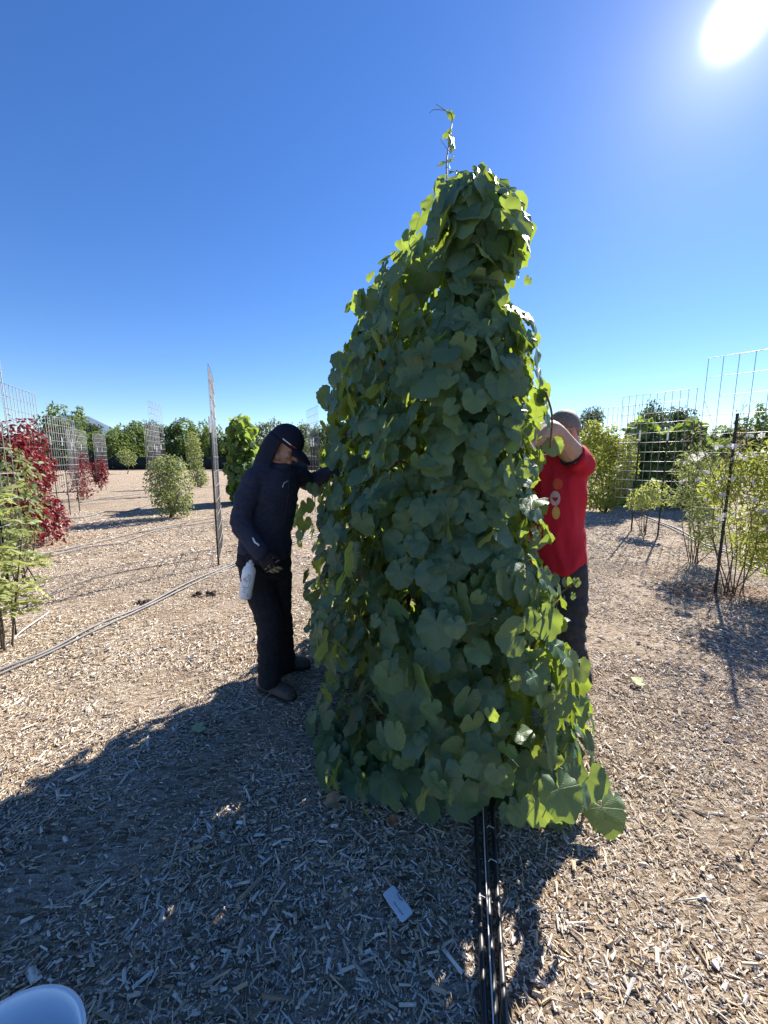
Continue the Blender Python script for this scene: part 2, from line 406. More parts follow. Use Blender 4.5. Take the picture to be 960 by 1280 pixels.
# ---------------------------------------------------------------- wood chips (nobody could count them)
def chip_material():
    m, t = new_mat('wood_chip'); k = N(t)
    r = k.attr('rnd')
    col = k.ramp(r, [(0.0, (0.19, 0.14, 0.10)), (0.12, (0.31, 0.22, 0.145)), (0.3, (0.50, 0.375, 0.24)), (0.5, (0.54, 0.43, 0.31)), (0.66, (0.60, 0.52, 0.41)), (0.84, (0.70, 0.63, 0.53)), (1.0, (0.80, 0.75, 0.67))])
    tcn = k.n('ShaderNodeTexCoord')
    nz = k.noise(220, 3, tcn.outputs['Object'])
    col = k.mix(k.math('MULTIPLY', nz, 0.45), col, k.mix(1.0, col, (0.5, 0.45, 0.4), 'MULTIPLY'))
    k.out(k.bsdf(col, 0.85, 0.2, 0, k.bump(nz, 0.4, 0.002)))
    return m
M['chip'] = chip_material()
def chips(n, ymin, ymax, lmu, wmu, seed):
    g = np.random.default_rng(seed)
    u = g.random(n)
    y = np.sqrt(u * (ymax ** 2 - ymin ** 2) + ymin ** 2)
    x = (g.random(n) * 2 - 1) * (y * 1.13 + 0.35)
    L = np.clip(lmu * np.exp(g.normal(0, 0.5, n)), lmu * 0.35, lmu * 3.2); W = np.clip(wmu * np.exp(g.normal(0, 0.4, n)), wmu * 0.4, wmu * 2.6); W = np.minimum(W, L * 0.6)
    Tt = W * (0.25 + 0.3 * g.random(n))
    a = g.random(n) * 2 * math.pi + 0.0
    # lie roughly flat, tilted at random
    tn = np.stack([g.normal(0, 0.15, n), g.normal(0, 0.15, n), np.ones(n)], -1)
    Mx = frames(tn, np.stack([np.cos(a), np.sin(a), np.zeros(n)], -1))
    e = lambda s_: 1 + g.normal(0, s_, n)
    z0, o = np.zeros(n), np.ones(n)
    bend = g.normal(0, 0.18, n) * L
    t_ = [(-.5 * W * e(.2), -.5 * L * e(.1), z0), (.5 * W * e(.2), -.5 * L * e(.15), z0), (.5 * W * e(.3) * .8 + bend * .4, .5 * L * e(.1), z0), (-.5 * W * e(.3) * .8 + bend * .4, .5 * L * e(.15), z0),
          (g.normal(0, .22, n) * W, -.42 * L, Tt), (g.normal(0, .22, n) * W + bend * .4, .42 * L, Tt * e(.2))]
    T = np.stack([np.stack(c, -1) for c in t_], 1)                      # n,6,3
    P = np.stack([x, y, gz(x, y) + 0.001 + 0.011 * g.random(n) ** 1.6], -1)
    V = np.einsum('nij,nkj->nki', Mx, T) + P[:, None]
    TF = np.array([(0, 1, 4), (1, 2, 5), (1, 5, 4), (2, 3, 5), (3, 0, 4), (3, 4, 5)])
    Fc = TF[None] + (np.arange(n) * 6)[:, None, None]
    patch = 0.5 + 0.5 * np.sin(x * 1.3 + 1.7 * np.sin(y * 0.9)) * np.sin(y * 1.7 + x * 0.6)
    r = np.clip(g.beta(1.35, 1.15, n) + 0.12 * (patch - 0.5), 0, 1)
    bare = np.sin(x * 3.1 + 2.0 * np.sin(y * 2.3 + 1)) + np.sin(y * 4.3 - x * 1.9 + 1.5 * np.sin(x * 2.7)) + 0.7 * np.sin(x * 9.1 + y * 7.7) * np.sin(y * 8.3 - x * 5)
    keep = g.random(n) < np.clip(0.95 - 0.75 * np.clip(bare - 0.5, 0, 1), 0.12, 1)     # thin spots where the fines show
    m = int(keep.sum()); V = V[keep]
    Fc = TF[None] + (np.arange(m) * 6)[:, None, None]
    return V.reshape(-1, 3), Fc.reshape(-1, 3), np.repeat(r[keep], 6)
parts = [chips(72000, 0.45, 2.6, 0.0125, 0.0034, 1), chips(13000, 0.45, 2.8, 0.023, 0.0058, 5), chips(2800, 0.45, 3.4, 0.036, 0.0085, 2), chips(75000, 2.5, 5.5, 0.019, 0.006, 3), chips(55000, 5.2, 11, 0.033, 0.012, 4)]
o_, Vs, Fs, Rs = 0, [], [], []
for v_, f_, r_ in parts:
    Vs.append(v_); Fs.append(f_ + o_); Rs.append(r_); o_ += len(v_)
tag(link('wood_chips', mesh_np('wood_chips', np.concatenate(Vs), np.concatenate(Fs), M['chip'], {'rnd': np.concatenate(Rs)}, smooth=False)), 'loose grey and tan wood chips scattered over the ground', kind='stuff')

# ---------------------------------------------------------------- leaf templates
def grape_leaf(seed, n=30, petiole=True, rings=(0.38, 0.72, 1.0)):
    g = np.random.default_rng(seed)
    tab_a = np.radians([0, 16, 34, 54, 74, 96, 122, 148, 168]); tab_r = np.array([0.93, 0.83, 0.86, 0.76, 0.79, 0.68, 0.66, 0.60, 0.43])
    lob = g.uniform(0.2, 1.6)
    tab_r = tab_r.mean() * 0 + (tab_r * lob + (1 - lob) * np.array([0.88, 0.86, 0.82, 0.79, 0.76, 0.71, 0.66, 0.58, 0.44]))
    half = g.uniform(158, 172)
    th = np.radians(np.linspace(-half, half, n + 1))
    asym = 1 + 0.05 * np.sin(th + g.uniform(0, 6))
    r = np.interp(np.abs(th), tab_a, tab_r) * asym
    r = r + np.where(np.arange(n + 1) % 2 == 0, 0.024, -0.024) + g.normal(0, 0.012, n + 1)
    if n % 2 == 0: r[n // 2] += 0.03
    fold, cup, wav, ph = g.uniform(0.02, 0.34), g.uniform(-0.04, 0.26), g.uniform(0.02, 0.085), g.uniform(0, 6)
    curl = g.uniform(0.0, 0.35)
    V = [(0, 0, 0)]
    for k in rings:
        for a, rr in zip(th, r):
            x, y = math.sin(a) * rr * k, math.cos(a) * rr * k
            z = fold * abs(x) * (1 - 0.4 * abs(x)) - cup * (x * x + y * y) + wav * k * k * math.sin(5 * a + ph) - curl * max(y, 0) ** 2 * 0.5
            V.append((x, y, z))
    m = n + 1
    Fc = [(0, 1 + i + 1, 1 + i) for i in range(n)]
    for q_ in range(len(rings) - 1):
        for i in range(n):
            a0, b0 = 1 + q_ * m + i, 1 + (q_ + 1) * m + i
            Fc += [(a0, a0 + 1, b0 + 1), (a0, b0 + 1, b0)]
    mi = [0] * len(Fc)
    lp = [(v[0], v[1], 0) for v in V]
    if petiole:
        Ln = g.uniform(0.5, 0.9)
        pv, pf = tube_geo([(0, 0.02, -0.01), (0, -0.16 * Ln, -0.10), (0.05, -0.30 * Ln, -0.35 * Ln), (0.08, -0.30 * Ln, -0.9 * Ln)], [0.018, 0.016, 0.016, 0.02], 3, False)
        b = len(V); V += [tuple(p) for p in pv]; lp += [(0, 0, 0)] * len(pv)
        for f in pf:
            Fc += [(b + f[0], b + f[1], b + f[2]), (b + f[0], b + f[2], b + f[3])]; mi += [1, 1]
    return np.array(V), np.array(Fc)[:, ::1], np.array(lp), np.array(mi)
def simple_leaf(length=1.0, width=0.5, fold=0.12, droop=0.15):   # 6 triangles, folded and drooping
    w_ = width / 2
    V = np.array([(0, 0, 0), (-w_ * .8, .35 * length, fold * w_ * 2), (w_ * .8, .35 * length, fold * w_ * 2), (0, .4 * length, 0), (-w_ * .7, .7 * length, fold * w_ * 2 - droop * .4), (w_ * .7, .7 * length, fold * w_ * 2 - droop * .4), (0, length, -droop)])
    Fc = np.array([(0, 3, 1), (0, 2, 3), (1, 3, 4), (2, 5, 3), (3, 6, 4), (3, 5, 6)])
    return V, Fc

# ---------------------------------------------------------------- the big grapevine on its panel
VA, VB = np.array([0.36, 1.68]), np.array([-0.08, 2.80])
VD = (VB - VA) / np.linalg.norm(VB - VA); VL = np.linalg.norm(VB - VA); VP = np.array([VD[1], -VD[0]])   # VP points right
ZT_A, ZT_B = 2.68, 2.44
def vine_r(z, side):                                  # half thickness at height z; side +1 right, -1 left
    zz = [0, .3, .7, 1.1, 1.5, 1.9, 2.2, 2.4, 2.6]
    rl = [.66, .64, .58, .50, .44, .38, .33, .28, .20]
    rr = [.58, .56, .50, .48, .45, .42, .34, .32, .26]
    return np.interp(z, zz, rl) * (side < 0) + np.interp(z, zz, rr) * (side >= 0)
def vine_points(n, g, lo, hi):
    P, Nn = [], []
    while len(P) < n:
        u, z = g.random(), g.random()
        s_ = g.random() * (2 * VL + 2 * math.pi * 0.42)
        za = 0.05 + z * 2.55
        k = lo + (hi - lo) * g.random()
        bul = 1 + 0.13 * math.sin(3.1 * za + 2.2 * s_) + 0.09 * math.sin(7 * za - 3.3 * s_ + 1)
        if s_ < VL: side, along, nv = -1, s_, -VP
        elif s_ < 2 * VL: side, along, nv = 1, s_ - VL, VP
        else:
            a = (s_ - 2 * VL) / 0.42
            if a < math.pi: along, nv, side = 0.0, -VD * math.sin(a) + VP * math.cos(a), (1 if math.cos(a) > 0 else -1)
            else: along, nv, side = VL, VD * math.sin(a - math.pi) + VP * math.cos(a - math.pi), (1 if math.cos(a - math.pi) > 0 else -1)
        r = vine_r(za, side) * bul * k
        if along == 0.0: r *= np.interp(za, [0, .6, 1.3, 1.9, 2.12, 2.25, 2.45, 2.6], [.95, .84, .66, .64, .42, .40, .72, .70])
        elif along == VL: r *= 0.8
        zt = ZT_A + (ZT_B - ZT_A) * along / VL + 0.06 * math.sin(9 * along + 2)
        up = 0.0
        if za > zt - 0.22:
            f = (za - (zt - 0.22)) / 0.26
            if f > 1: continue
            r *= math.sqrt(max(0.0, 1 - f * f)); up = f
        p = VA + VD * along + nv * r
        P.append((p[0], p[1], za)); Nn.append((nv[0], nv[1], 0.15 + 0.45 * up))
    return np.array(P), np.array(Nn)
def build_grapevine():
    g = np.random.default_rng(21)
    root = empty('grapevine', (0.2, 2.2, float(gz(0.2, 2.2))))
    root_loc = np.array(root.location)
    tag(root, 'tall dense grapevine covered in big green leaves towering between the two workers', 'grapevine')
    NV = 16
    temps = [grape_leaf(100 + i) for i in range(NV)]
    P1, N1 = vine_points(2350, g, 0.78, 1.10)
    P2, N2 = vine_points(2600, g, 0.15, 0.66)
    P3, N3 = vine_points(300, g, 1.06, 1.25)
    sc_ = np.concatenate([0.036 + 0.070 * g.random(2350) ** 1.2, g.uniform(0.06, 0.10, 2600), g.uniform(0.03, 0.07, 300)])
    P = np.concatenate([P1, P2, P3]); Nn = np.concatenate([N1, N2, N3])
    # keep the grown outline of the plant: nothing sticks far out over the workers
    TAB = np.array([(190, 580, 600), (205, 570, 610), (225, 550, 628), (250, 525, 655), (275, 512, 665), (300, 500, 665), (320, 485, 662), (340, 468, 648), (355, 460, 632), (372, 447, 628), (385, 443, 640), (395, 440, 672), (430, 427, 680), (480, 412, 686), (530, 405, 693),
                    (575, 397, 694), (600, 392, 690), (650, 386, 690), (675, 382, 696), (700, 380, 710), (740, 384, 716), (800, 388, 714), (850, 394, 737), (900, 394, 745), (950, 396, 752), (1000, 415, 765), (1040, 470, 775), (1080, 620, 770)], float)
    dep = P[:, 1] * cp - (P[:, 2] - H) * sp
    qx = 480 + F_PX * P[:, 0] / dep; qy = 640 - F_PX * (P[:, 1] * sp + (P[:, 2] - H) * cp) / dep
    mg = sc_ * 0.45 / dep * F_PX + 6 * np.sin(qy * .11) + g.normal(0, 4, len(P))
    keep = (qx > np.interp(qy, TAB[:, 0], TAB[:, 1]) + mg) & (qx < np.interp(qy, TAB[:, 0], TAB[:, 2]) - mg) & (qy > 205) & (qy < np.interp(qx, [380, 420, 520, 600, 660, 780], [945, 990, 1018, 1003, 1022, 1040]))
    P, Nn, sc_ = P[keep], Nn[keep], sc_[keep]
    n = len(P)
    Nv = nrm(Nn) + g.normal(0, 0.44, (n, 3)); Nv[:, 2] += 0.2
    Tv = np.tile([0, 0, -1.0], (n, 1)) + g.normal(0, 0.62, (n, 3)) + nrm(Nn) * 0.25
    # hand placed: trailing runners, tufts and stray leaves  (pixel, depth, size, facing)
    ex = [(715, 860, 1.6, .09, (.6, -.6, .3)), (725, 880, 1.6, .085, (.2, -.8, .5)), (700, 880, 1.52, .10, (.2, -.9, .3)), (738, 905, 1.62, .08, (.8, -.4, .3)), (715, 945, 1.5, .10, (.3, -.8, .4)), (690, 960, 1.46, .10, (0, -.9, .4)), (742, 950, 1.52, .08, (.7, -.5, .3)), (757, 1040, 1.36, .125, (-.3, -.9, .35)), (735, 975, 1.42, .12, (-.2, -.9, .5)), (742, 1000, 1.40, .10, (.5, -.8, .3)), (770, 1020, 1.42, .075, (.7, -.6, .2)), (702, 968, 1.45, .10, (.1, -.9, .4)),
          (706, 925, 1.5, .10, (.4, -.8, .3)), (735, 930, 1.55, .085, (.6, -.5, .4)), (728, 895, 1.6, .085, (.5, -.6, .5)), (690, 1010, 1.42, .08, (0, -.9, .3)), (668, 950, 1.45, .10, (-.2, -.9, .3)),
          (612, 1000, 1.42, .115, (-.2, -.85, .5)), (645, 968, 1.45, .105, (.1, -.9, .35)), (650, 1038, 1.40, .075, (.3, -.8, .3)), (665, 1040, 1.42, .05, (.8, -.4, .2)), (592, 1022, 1.44, .08, (-.5, -.7, .2)), (640, 1000, 1.46, .07, (0, -.8, .5)),
          (578, 920, 1.42, .10, (-.1, -.9, .3)), (560, 955, 1.42, .10, (-.2, -.9, .4)), (500, 955, 1.5, .10, (-.3, -.9, .4)), (525, 975, 1.5, .10, (0, -.9, .4)), (455, 960, 1.6, .10, (-.4, -.8, .4)), (425, 955, 1.7, .095, (-.6, -.7, .3)),
          (410, 915, 1.8, .09, (-.5, -.8, .3)), (440, 1000, 1.65, .09, (-.4, -.8, .3)), (470, 1010, 1.6, .085, (-.3, -.8, .3)), (505, 1000, 1.55, .09, (-.2, -.9, .3)), (550, 990, 1.5, .09, (-.2, -.9, .3)), (390, 935, 1.85, .075, (-.7, -.6, .3)),
          (720, 728, 1.95, .045, (.3, -.8, .3)), (708, 728, 1.95, .05, (.1, -.9, .2)), (716, 745, 1.95, .035, (.4, -.7, .2)), (692, 725, 1.9, .055, (-.2, -.8, .3)), (705, 752, 1.92, .045, (.7, -.5, .2)),
          (372, 640, 2.65, .09, (-.3, -.9, .2)), (380, 655, 2.6, .09, (.2, -.9, .3)), (376, 668, 2.62, .08, (-.5, -.6, .3)), (368, 652, 2.7, .07, (-.6, -.7, .3)), (384, 632, 2.55, .085, (-.2, -.9, .2)),
          (590, 228, 1.62, .085, (0, -.6, .8)), (615, 240, 1.58, .085, (.2, -.7, .6)), (575, 225, 1.66, .07, (-.3, -.6, .6)), (597, 214, 1.62, .04, (.2, -.5, .2)), (640, 255, 1.56, .085, (.4, -.7, .4)), (655, 275, 1.55, .08, (.6, -.6, .3)), (660, 300, 1.55, .075, (.7, -.5, .2)),
          (648, 320, 1.55, .05, (.5, -.6, 0)), (645, 335, 1.55, .045, (.6, -.5, 0)), (636, 330, 1.55, .06, (.3, -.7, .1)), (560, 262, 1.7, .09, (-.2, -.8, .4)), (580, 275, 1.6, .10, (-.1, -.9, .3)), (560, 300, 1.65, .105, (-.2, -.9, .2)), (610, 280, 1.56, .08, (.1, -.9, .2)), (525, 275, 1.8, .085, (-.5, -.7, .3)), (540, 255, 1.78, .085, (-.4, -.7, .5)), (620, 310, 1.56, .08, (.2, -.9, .1)), (590, 320, 1.6, .095, (0, -.9, .2)),
          (655, 395, 1.6, .075, (.5, -.5, .6)), (640, 392, 1.58, .08, (.3, -.6, .7)), (668, 405, 1.6, .08, (.7, -.5, .4)), (670, 440, 1.6, .10, (.8, -.5, .2)), (672, 470, 1.6, .085, (.7, -.5, .3)), (655, 425, 1.55, .09, (.4, -.8, .3)), (650, 480, 1.55, .10, (.3, -.9, .2)), (684, 510, 1.65, .075, (.8, -.4, .2)), (683, 525, 1.65, .07, (.7, -.6, .3)), (660, 350, 1.6, .03, (.3, -.8, 0)),
          (463, 345, 2.3, .055, (-.6, -.6, .4)), (447, 372, 2.3, .06, (-.7, -.6, .2)), (452, 385, 2.25, .08, (-.6, -.7, .3)), (470, 372, 2.2, .09, (-.4, -.8, .4)), (520, 285, 1.95, .07, (-.6, -.6, .3)), (418, 470, 2.1, .08, (-.6, -.7, .2)), (412, 500, 2.1, .08, (-.7, -.6, .2)), (655, 735, 1.42, .115, (.55, -.75, .3)), (665, 780, 1.42, .11, (.6, -.7, .3)), (635, 730, 1.40, .105, (.1, -.95, .2)), (640, 790, 1.42, .09, (.3, -.9, .3)), (690, 800, 1.5, .085, (.8, -.5, .2)),
          (610, 555, 1.42, .10, (0, -.95, .25)), (530, 640, 1.45, .095, (-.1, -.95, .3)), (570, 710, 1.42, .09, (0, -.95, .3)), (560, 790, 1.42, .10, (-.1, -.95, .3)), (600, 765, 1.42, .095, (.1, -.95, .3)), (498, 860, 1.5, .075, (-.2, -.9, .5)), (520, 850, 1.5, .07, (-.1, -.9, .5)), (500, 905, 1.48, .065, (-.2, -.9, .5)), (548, 740, 1.42, .07, (0, -.9, .4)), (480, 570, 1.6, .10, (-.3, -.9, .2)), (500, 720, 1.5, .10, (-.3, -.9, .2)), (505, 480, 1.65, .10, (-.3, -.9, .3))]
    for px, py, Yd, s_, nv in ex:
        s_ *= 0.86
        p = at(px, py, Yd)
        tipd = Vector((g.normal(0, .25), g.normal(0, .15), -1))
        if py > 985:                                  # runners lying over the mulch
            p = gnd(px, py) + Vector((0, .02, .055)); nv = (nv[0] * .6, -.5, .85); tipd = Vector((g.normal(.1, .35), -1, -.45))
        P = np.vstack([P, np.array(p)[None] - np.array(tipd.normalized())[None] * s_ * 0.2]); Nv = np.vstack([Nv, np.array(nv)[None]]); Tv = np.vstack([Tv, np.array(tipd)[None]]); sc_ = np.append(sc_, s_)
    # the skirt that reaches down to the mulch
    for i in range(70):
        px = g.uniform(398, 590); lo_ = np.interp(px, [398, 450, 520, 590], [965, 1015, 1022, 1000]); py = lo_ - g.uniform(0, 75)
        p = gnd(px, py + 26); s_ = g.uniform(.050, .088); p = p + Vector((0, .04 + .1 * g.random(), g.uniform(.03, .10)))
        P = np.vstack([P, np.array(p)[None]]); Nv = np.vstack([Nv, np.array([[g.normal(-.25, .3), -.85, g.uniform(.1, .5)]])]); Tv = np.vstack([Tv, np.array([[g.normal(0, .35), g.normal(0, .2), -1]])]); sc_ = np.append(sc_, s_)
    n = len(P)
    # leaf blades near the ground must not sink into it
    Mx = frames(Nv, Tv)
    P[:, 2] = np.maximum(P[:, 2], sc_ * 0.97 * np.maximum(-Mx[:, 2, 1], 0) + 0.02)
    var = g.integers(0, NV, n)
    # which leaves show largest from the front: cast rays at a few points of each blade
    allV, allF, own, off = [], [], [], 0
    probes = [(0, .45, 0), (.4, .2, 0), (-.4, .2, 0), (.25, -.25, 0), (-.25, -.25, 0), (0, .75, 0), (.3, .55, 0), (-.3, .55, 0)]
    low = [grape_leaf(100 + i, 12, False, (1.0,)) for i in range(NV)]
    for i in range(n):
        T, TF = low[var[i]][0], low[var[i]][1]
        allV.append((Mx[i] @ T.T).T * sc_[i] + P[i]); allF.append(TF + off); own += [i] * len(TF); off += len(T)
    bvh = BVHTree.FromPolygons(np.concatenate(allV).tolist(), np.concatenate(allF).tolist())
    camp = Vector((0, 0, H)); score = np.zeros(n)
    for i in range(n):
        c = 0
        for pr in probes:
            p = Vector(Mx[i] @ np.array(pr) * sc_[i] + P[i])
            d = p - camp; L = d.length
            hit = bvh.ray_cast(camp, d / L, L + 0.06)
            if hit[0] is not None and own[hit[2]] == i: c += 1
        vd = nrm(P[i] - np.array([0, 0, H])); 
        score[i] = c * abs(vd @ Mx[i][:, 2]) * (sc_[i] / np.linalg.norm(P[i] - np.array([0, 0, H]))) ** 2
    order = np.argsort(-score)
    big = order[:300]; rest = order[300:]
    lm = []
    for i in range(NV):
        T, TF, lp, mi = temps[i]
        rv = np.full(len(T), (i * 0.37) % 1.0)
        lm.append(mesh_np('grape_leaf', T, TF, [M['grape'], M['petiole']], {'rnd': rv, 'lp': lp}, True, mi))
    for i in big:
        o = link('leaf', lm[var[i]], root)
        mat = np.eye(4); mat[:3, :3] = Mx[i] * sc_[i]; mat[:3, 3] = P[i] - root_loc
        o.matrix_basis = Matrix(mat.tolist())
    Vs, Fs, Ls, Ms, Rs, off = [], [], [], [], [], 0
    for i in rest:
        T, TF, lp, mi = temps[var[i]]
        Vs.append((Mx[i] @ T.T).T * sc_[i] + P[i] - root_loc); Fs.append(TF + off); Ls.append(lp); Ms.append(mi); Rs.append(np.full(len(T), g.random())); off += len(T)
    tag(link('foliage', mesh_np('foliage', np.concatenate(Vs), np.concatenate(Fs), [M['grape'], M['petiole']], {'rnd': np.concatenate(Rs), 'lp': np.concatenate(Ls)}, True, np.concatenate(Ms)), root), kind='stuff')
    # canes climbing the panel
    for q_ in range(12):
        u = g.random(); pts = []
        x0 = VA + VD * VL * (0.1 + 0.8 * u)
        for z in np.linspace(0, g.uniform(1.6, 2.45), 9):
            jit = g.normal(0, 0.10, 2) * (0.3 + z * 0.5)
            pts.append((x0[0] + jit[0] + VP[0] * 0.1 * math.sin(z * 3 + q_), x0[1] + jit[1], z))
        pts = [Vector(p) - root.location for p in smooth_path(pts, 4)]
        mb = MB(); mb.tube(pts, [0.011 - 0.006 * i / len(pts) for i in range(len(pts))], 6)
        mb.build('cane', M['cane'], root)
    # reddish cane and fine side shoots that show on the right
    for pts in ([at(655, 850, 1.55), at(668, 800, 1.5), at(690, 770, 1.5), at(700, 740, 1.55)], [at(601, 330, 1.58), at(603, 280, 1.58), at(604, 250, 1.6)], [at(688, 560, 1.8), at(690, 520, 1.75), at(682, 490, 1.7)],
                [at(655, 1000, 1.5), at(648, 1012, 1.45), at(640, 1020, 1.42)], [at(690, 750, 1.85), at(705, 738, 1.92), at(722, 724, 1.96)], [at(400, 930, 1.75), at(385, 945, 1.8), at(350, 957, 1.85)]):
        mb = MB(); mb.tube([p - root.location for p in smooth_path(pts, 4)], 0.005, 5); mb.build('cane', M['cane'], root)
    # the shoot that stands up from the top, with small leaves and tendrils
    mb = MB()
    sh = [at(560, 235, 1.68), at(558, 205, 1.68), at(562, 175, 1.68), at(565, 145, 1.68), at(556, 138, 1.68), at(545, 130, 1.68)]
    mb.tube([p - root.location for p in smooth_path(sh, 5)], [0.0035 - 0.0026 * i / 25 for i in range(26)], 5)
    for a_, b_, c_ in (((556, 138), (543, 137), (537, 141)), ((562, 190), (553, 178), (551, 174)), ((562, 186), (567, 196), (566, 200))):
        mb.tube([p - root.location for p in smooth_path([at(*a_, 1.68), at(*b_, 1.68), at(*c_, 1.68)], 4)], 0.0014, 4)
    mb.build('shoot', M['petiole'], root)
    for i, (px, py, s_, nv, tv) in enumerate([(563, 142, .026, (.3, -.8, .1), (.2, 0, -1)), (560, 165, .030, (-.5, -.7, .4), (-.7, 0, -.7)), (565, 174, .042, (.7, -.5, .1), (.35, 0, -1)), (558, 202, .048, (-.3, -.6, .7), (-1, -.1, -.2)), (572, 215, .055, (0, -.6, .7), (.3, -.3, -.5))]):
        mx = frames(np.array([nv], float), np.array([tv], float))[0]
        o = link('leaf', lm[(i * 5 + 3) % NV], root)
        mat = np.eye(4); mat[:3, :3] = mx * s_; mat[:3, 3] = np.array(at(px, py, 1.68)) - root_loc
        o.matrix_basis = Matrix(mat.tolist())
    return root
build_grapevine()

# ---------------------------------------------------------------- trellises: steel posts and a welded wire panel
def post_mesh(h=2.1, cap=0.22):
    mb = MB()
    for c, sx, sy in (((0, 0.012, h / 2 - .1), .042, .006), ((0, -0.008, h / 2 - .1), .007, .034)):
        mb.box(c, sx * .85, sy, h + .2 - cap)
    for i in range(int(h / .12)): mb.box((0, 0.017, 0.1 + i * .12), .012, .008, .02)
    capb = MB()
    capb.box((0, 0.012, h - cap / 2), .044, .008, cap); capb.box((0, -0.008, h - cap / 2), .009, .036, cap)
    return mb, capb
pm_, pc_ = post_mesh()
_p = pm_.build('post', M['tpost'], smooth=False); _c = pc_.build('post_cap', M['white'], smooth=False)
POST_ME, CAP_ME = _p.data, _c.data
bpy.data.objects.remove(_p); bpy.data.objects.remove(_c)
def trellis(loc, az, width, z0, z1, posts, label, group='wire panel trellises on steel posts', cw=.127, chh=.2, wr=.003, cap=True, ph=1.0, lean=0.0):
    """loc: middle of the panel on the ground; az: direction of the panel, degrees from +Y towards +X; posts: offsets along it"""
    t = empty('trellis', loc, -math.radians(az))
    tag(t, label, 'trellis', group)
    mb = MB()
    nv, nh = max(2, round(width / cw)), max(2, round((z1 - z0) / chh))
    for i in range(nv + 1):
        y = -width / 2 + width * i / nv
        mb.tube([(0.02, y, z0), (0.02 + 0.008 * math.sin(i), y, (z0 + z1) / 2), (0.02 + lean, y, z1)], wr, 4)
    for j in range(nh + 1):
        z = z0 + (z1 - z0) * j / nh
        mb.tube([(0.02 + 2 * wr + lean * j / nh, -width / 2, z), (0.02 + 2 * wr + lean * j / nh + .006, 0, z), (0.02 + 2 * wr + lean * j / nh, width / 2, z)], wr, 4)
    mb.build('wire_panel', M['wire'], t, smooth=True)
    for yo in posts:
        p = link('post', POST_ME, t, (0, yo, 0)); p.scale = (.66, .66, ph)
        if cap: link('post_cap', CAP_ME, p)
    return t
va, vb = Vector((*VA, 0)), Vector((*VB, 0))
trellis((va + vb) / 2, math.degrees(math.atan2(VD[0], VD[1])), 1.25, 0.35, 2.45, (-.5, .5), 'wire panel trellis hidden inside the big grapevine', None)
def gp(px, py): 
    p = gnd(px, py); return p
# edge-on one left of the left worker
e = gp(276, 706)
trellis((e.x - .24, e.y + .54, e.z), -21.0, 1.25, .12, 2.78, (-.59, .59), 'wire trellis seen almost edge on just left of the worker in navy', wr=.004)
# right
trellis((4.0, 3.87, 0), -40, 1.27, .75, 2.62, (.34, -.5), 'nearest wire trellis on the right among white flowered stems', cap=False)
trellis((5.37, 7.64, 0), -33, 1.27, .70, 2.81, (.24, -.25), 'trellis behind the small pale shrub, with two white topped posts', wr=.0045)
trellis((6.25, 10.9, 0), -33, 1.7, .6, 2.95, (.25, -.25), 'trellis rising behind the yellow green bush right of the man in red', wr=.0055)
trellis((-2.05, 10.9, 0), -25, 1.25, .5, 2.95, (-.15, .12), 'narrow trellis behind the hat of the worker in navy', wr=.0048)
# left field
trellis((-3.02, 2.73, 0), -23, 1.27, .75, 2.45, (.33, -.5), 'nearest trellis at the left edge beside the pale leafed shrub')
trellis((-6.65, 7.07, 0), -23.5, 1.28, .3, 2.78, (-.45, .45), 'tall trellis carrying the big red creeper', wr=.0048)
trellis((-8.6, 10.2, 0), -19, 1.6, .75, 2.6, (-.62, 0, .6), 'bare trellis with white topped posts right of the big red creeper', wr=.0056)
trellis((-11.5, 14.3, 0), -21, 1.8, .5, 2.6, (-.5, .4), 'trellis behind the sparse middle red creeper', wr=.0066)
trellis((-14.1, 18.9, 0), -15, 1.3, .7, 2.75, (-.25, .25), 'far trellis behind the smallest red creeper', wr=.0075)
trellis((-9.6, 15.8, 0), -8, 1.3, 1.0, 2.9, (-.4, 0, .4), 'trellis left of the grey green shrub with rusty stems below', wr=.0075)
trellis((-8.6, 14.5, 0), -10, 1.2, 1.5, 3.6, (-.3, .3), 'trellis whose pale panel stands above the grey green shrub', wr=.0056)

# ---------------------------------------------------------------- other plants
FOLN = [0]
def cloud_points(blobs, n, g, shell=0.6):
    """blobs: list of (cx,cy,cz,rx,ry,rz)"""
    wts = np.array([b[3] * b[5] + b[4] * b[5] for b in blobs]); idx = g.choice(len(blobs), n, p=wts / wts.sum())
    B = np.array(blobs)[idx]
    d = nrm(g.normal(0, 1, (n, 3))); r = shell + (1.05 - shell) * g.random(n) ** 0.7
    return B[:, :3] + d * B[:, 3:] * r[:, None], d
def leaf_cloud(P, Dn, size, T, TF, g, up=0.3, hang=0.5, jitter=0.6):
    n = len(P)
    Nv = Dn * 0.7 + g.normal(0, jitter, (n, 3)); Nv[:, 2] += up
    Tv = g.normal(0, 0.7, (n, 3)) + Dn * 0.6; Tv[:, 2] -= hang
    V, Fc = instance(T, TF, frames(Nv, Tv), P, size * g.uniform(0.65, 1.35, n))
    return V, Fc, np.repeat(g.random(n), len(T))
def stems_mb(base_pts, tips, r0, mb=None, n=6):
    mb = mb or MB()
    for b, t in zip(base_pts, tips):
        b, t = Vector(b), Vector(t)
        mid = (b + t) / 2 + Vector((random.uniform(-.08, .08), random.uniform(-.08, .08), 0)) * (t - b).length
        pts = smooth_path([b, mid, t], 4)
        mb.tube(pts, [r0 * (1 - .75 * i / (len(pts) - 1)) for i in range(len(pts))], n)
    return mb
SL, SF = simple_leaf(1, .55); NL, NF = simple_leaf(1, .22, .1, .1)
GL = grape_leaf(55, 10, False, (1.0,))
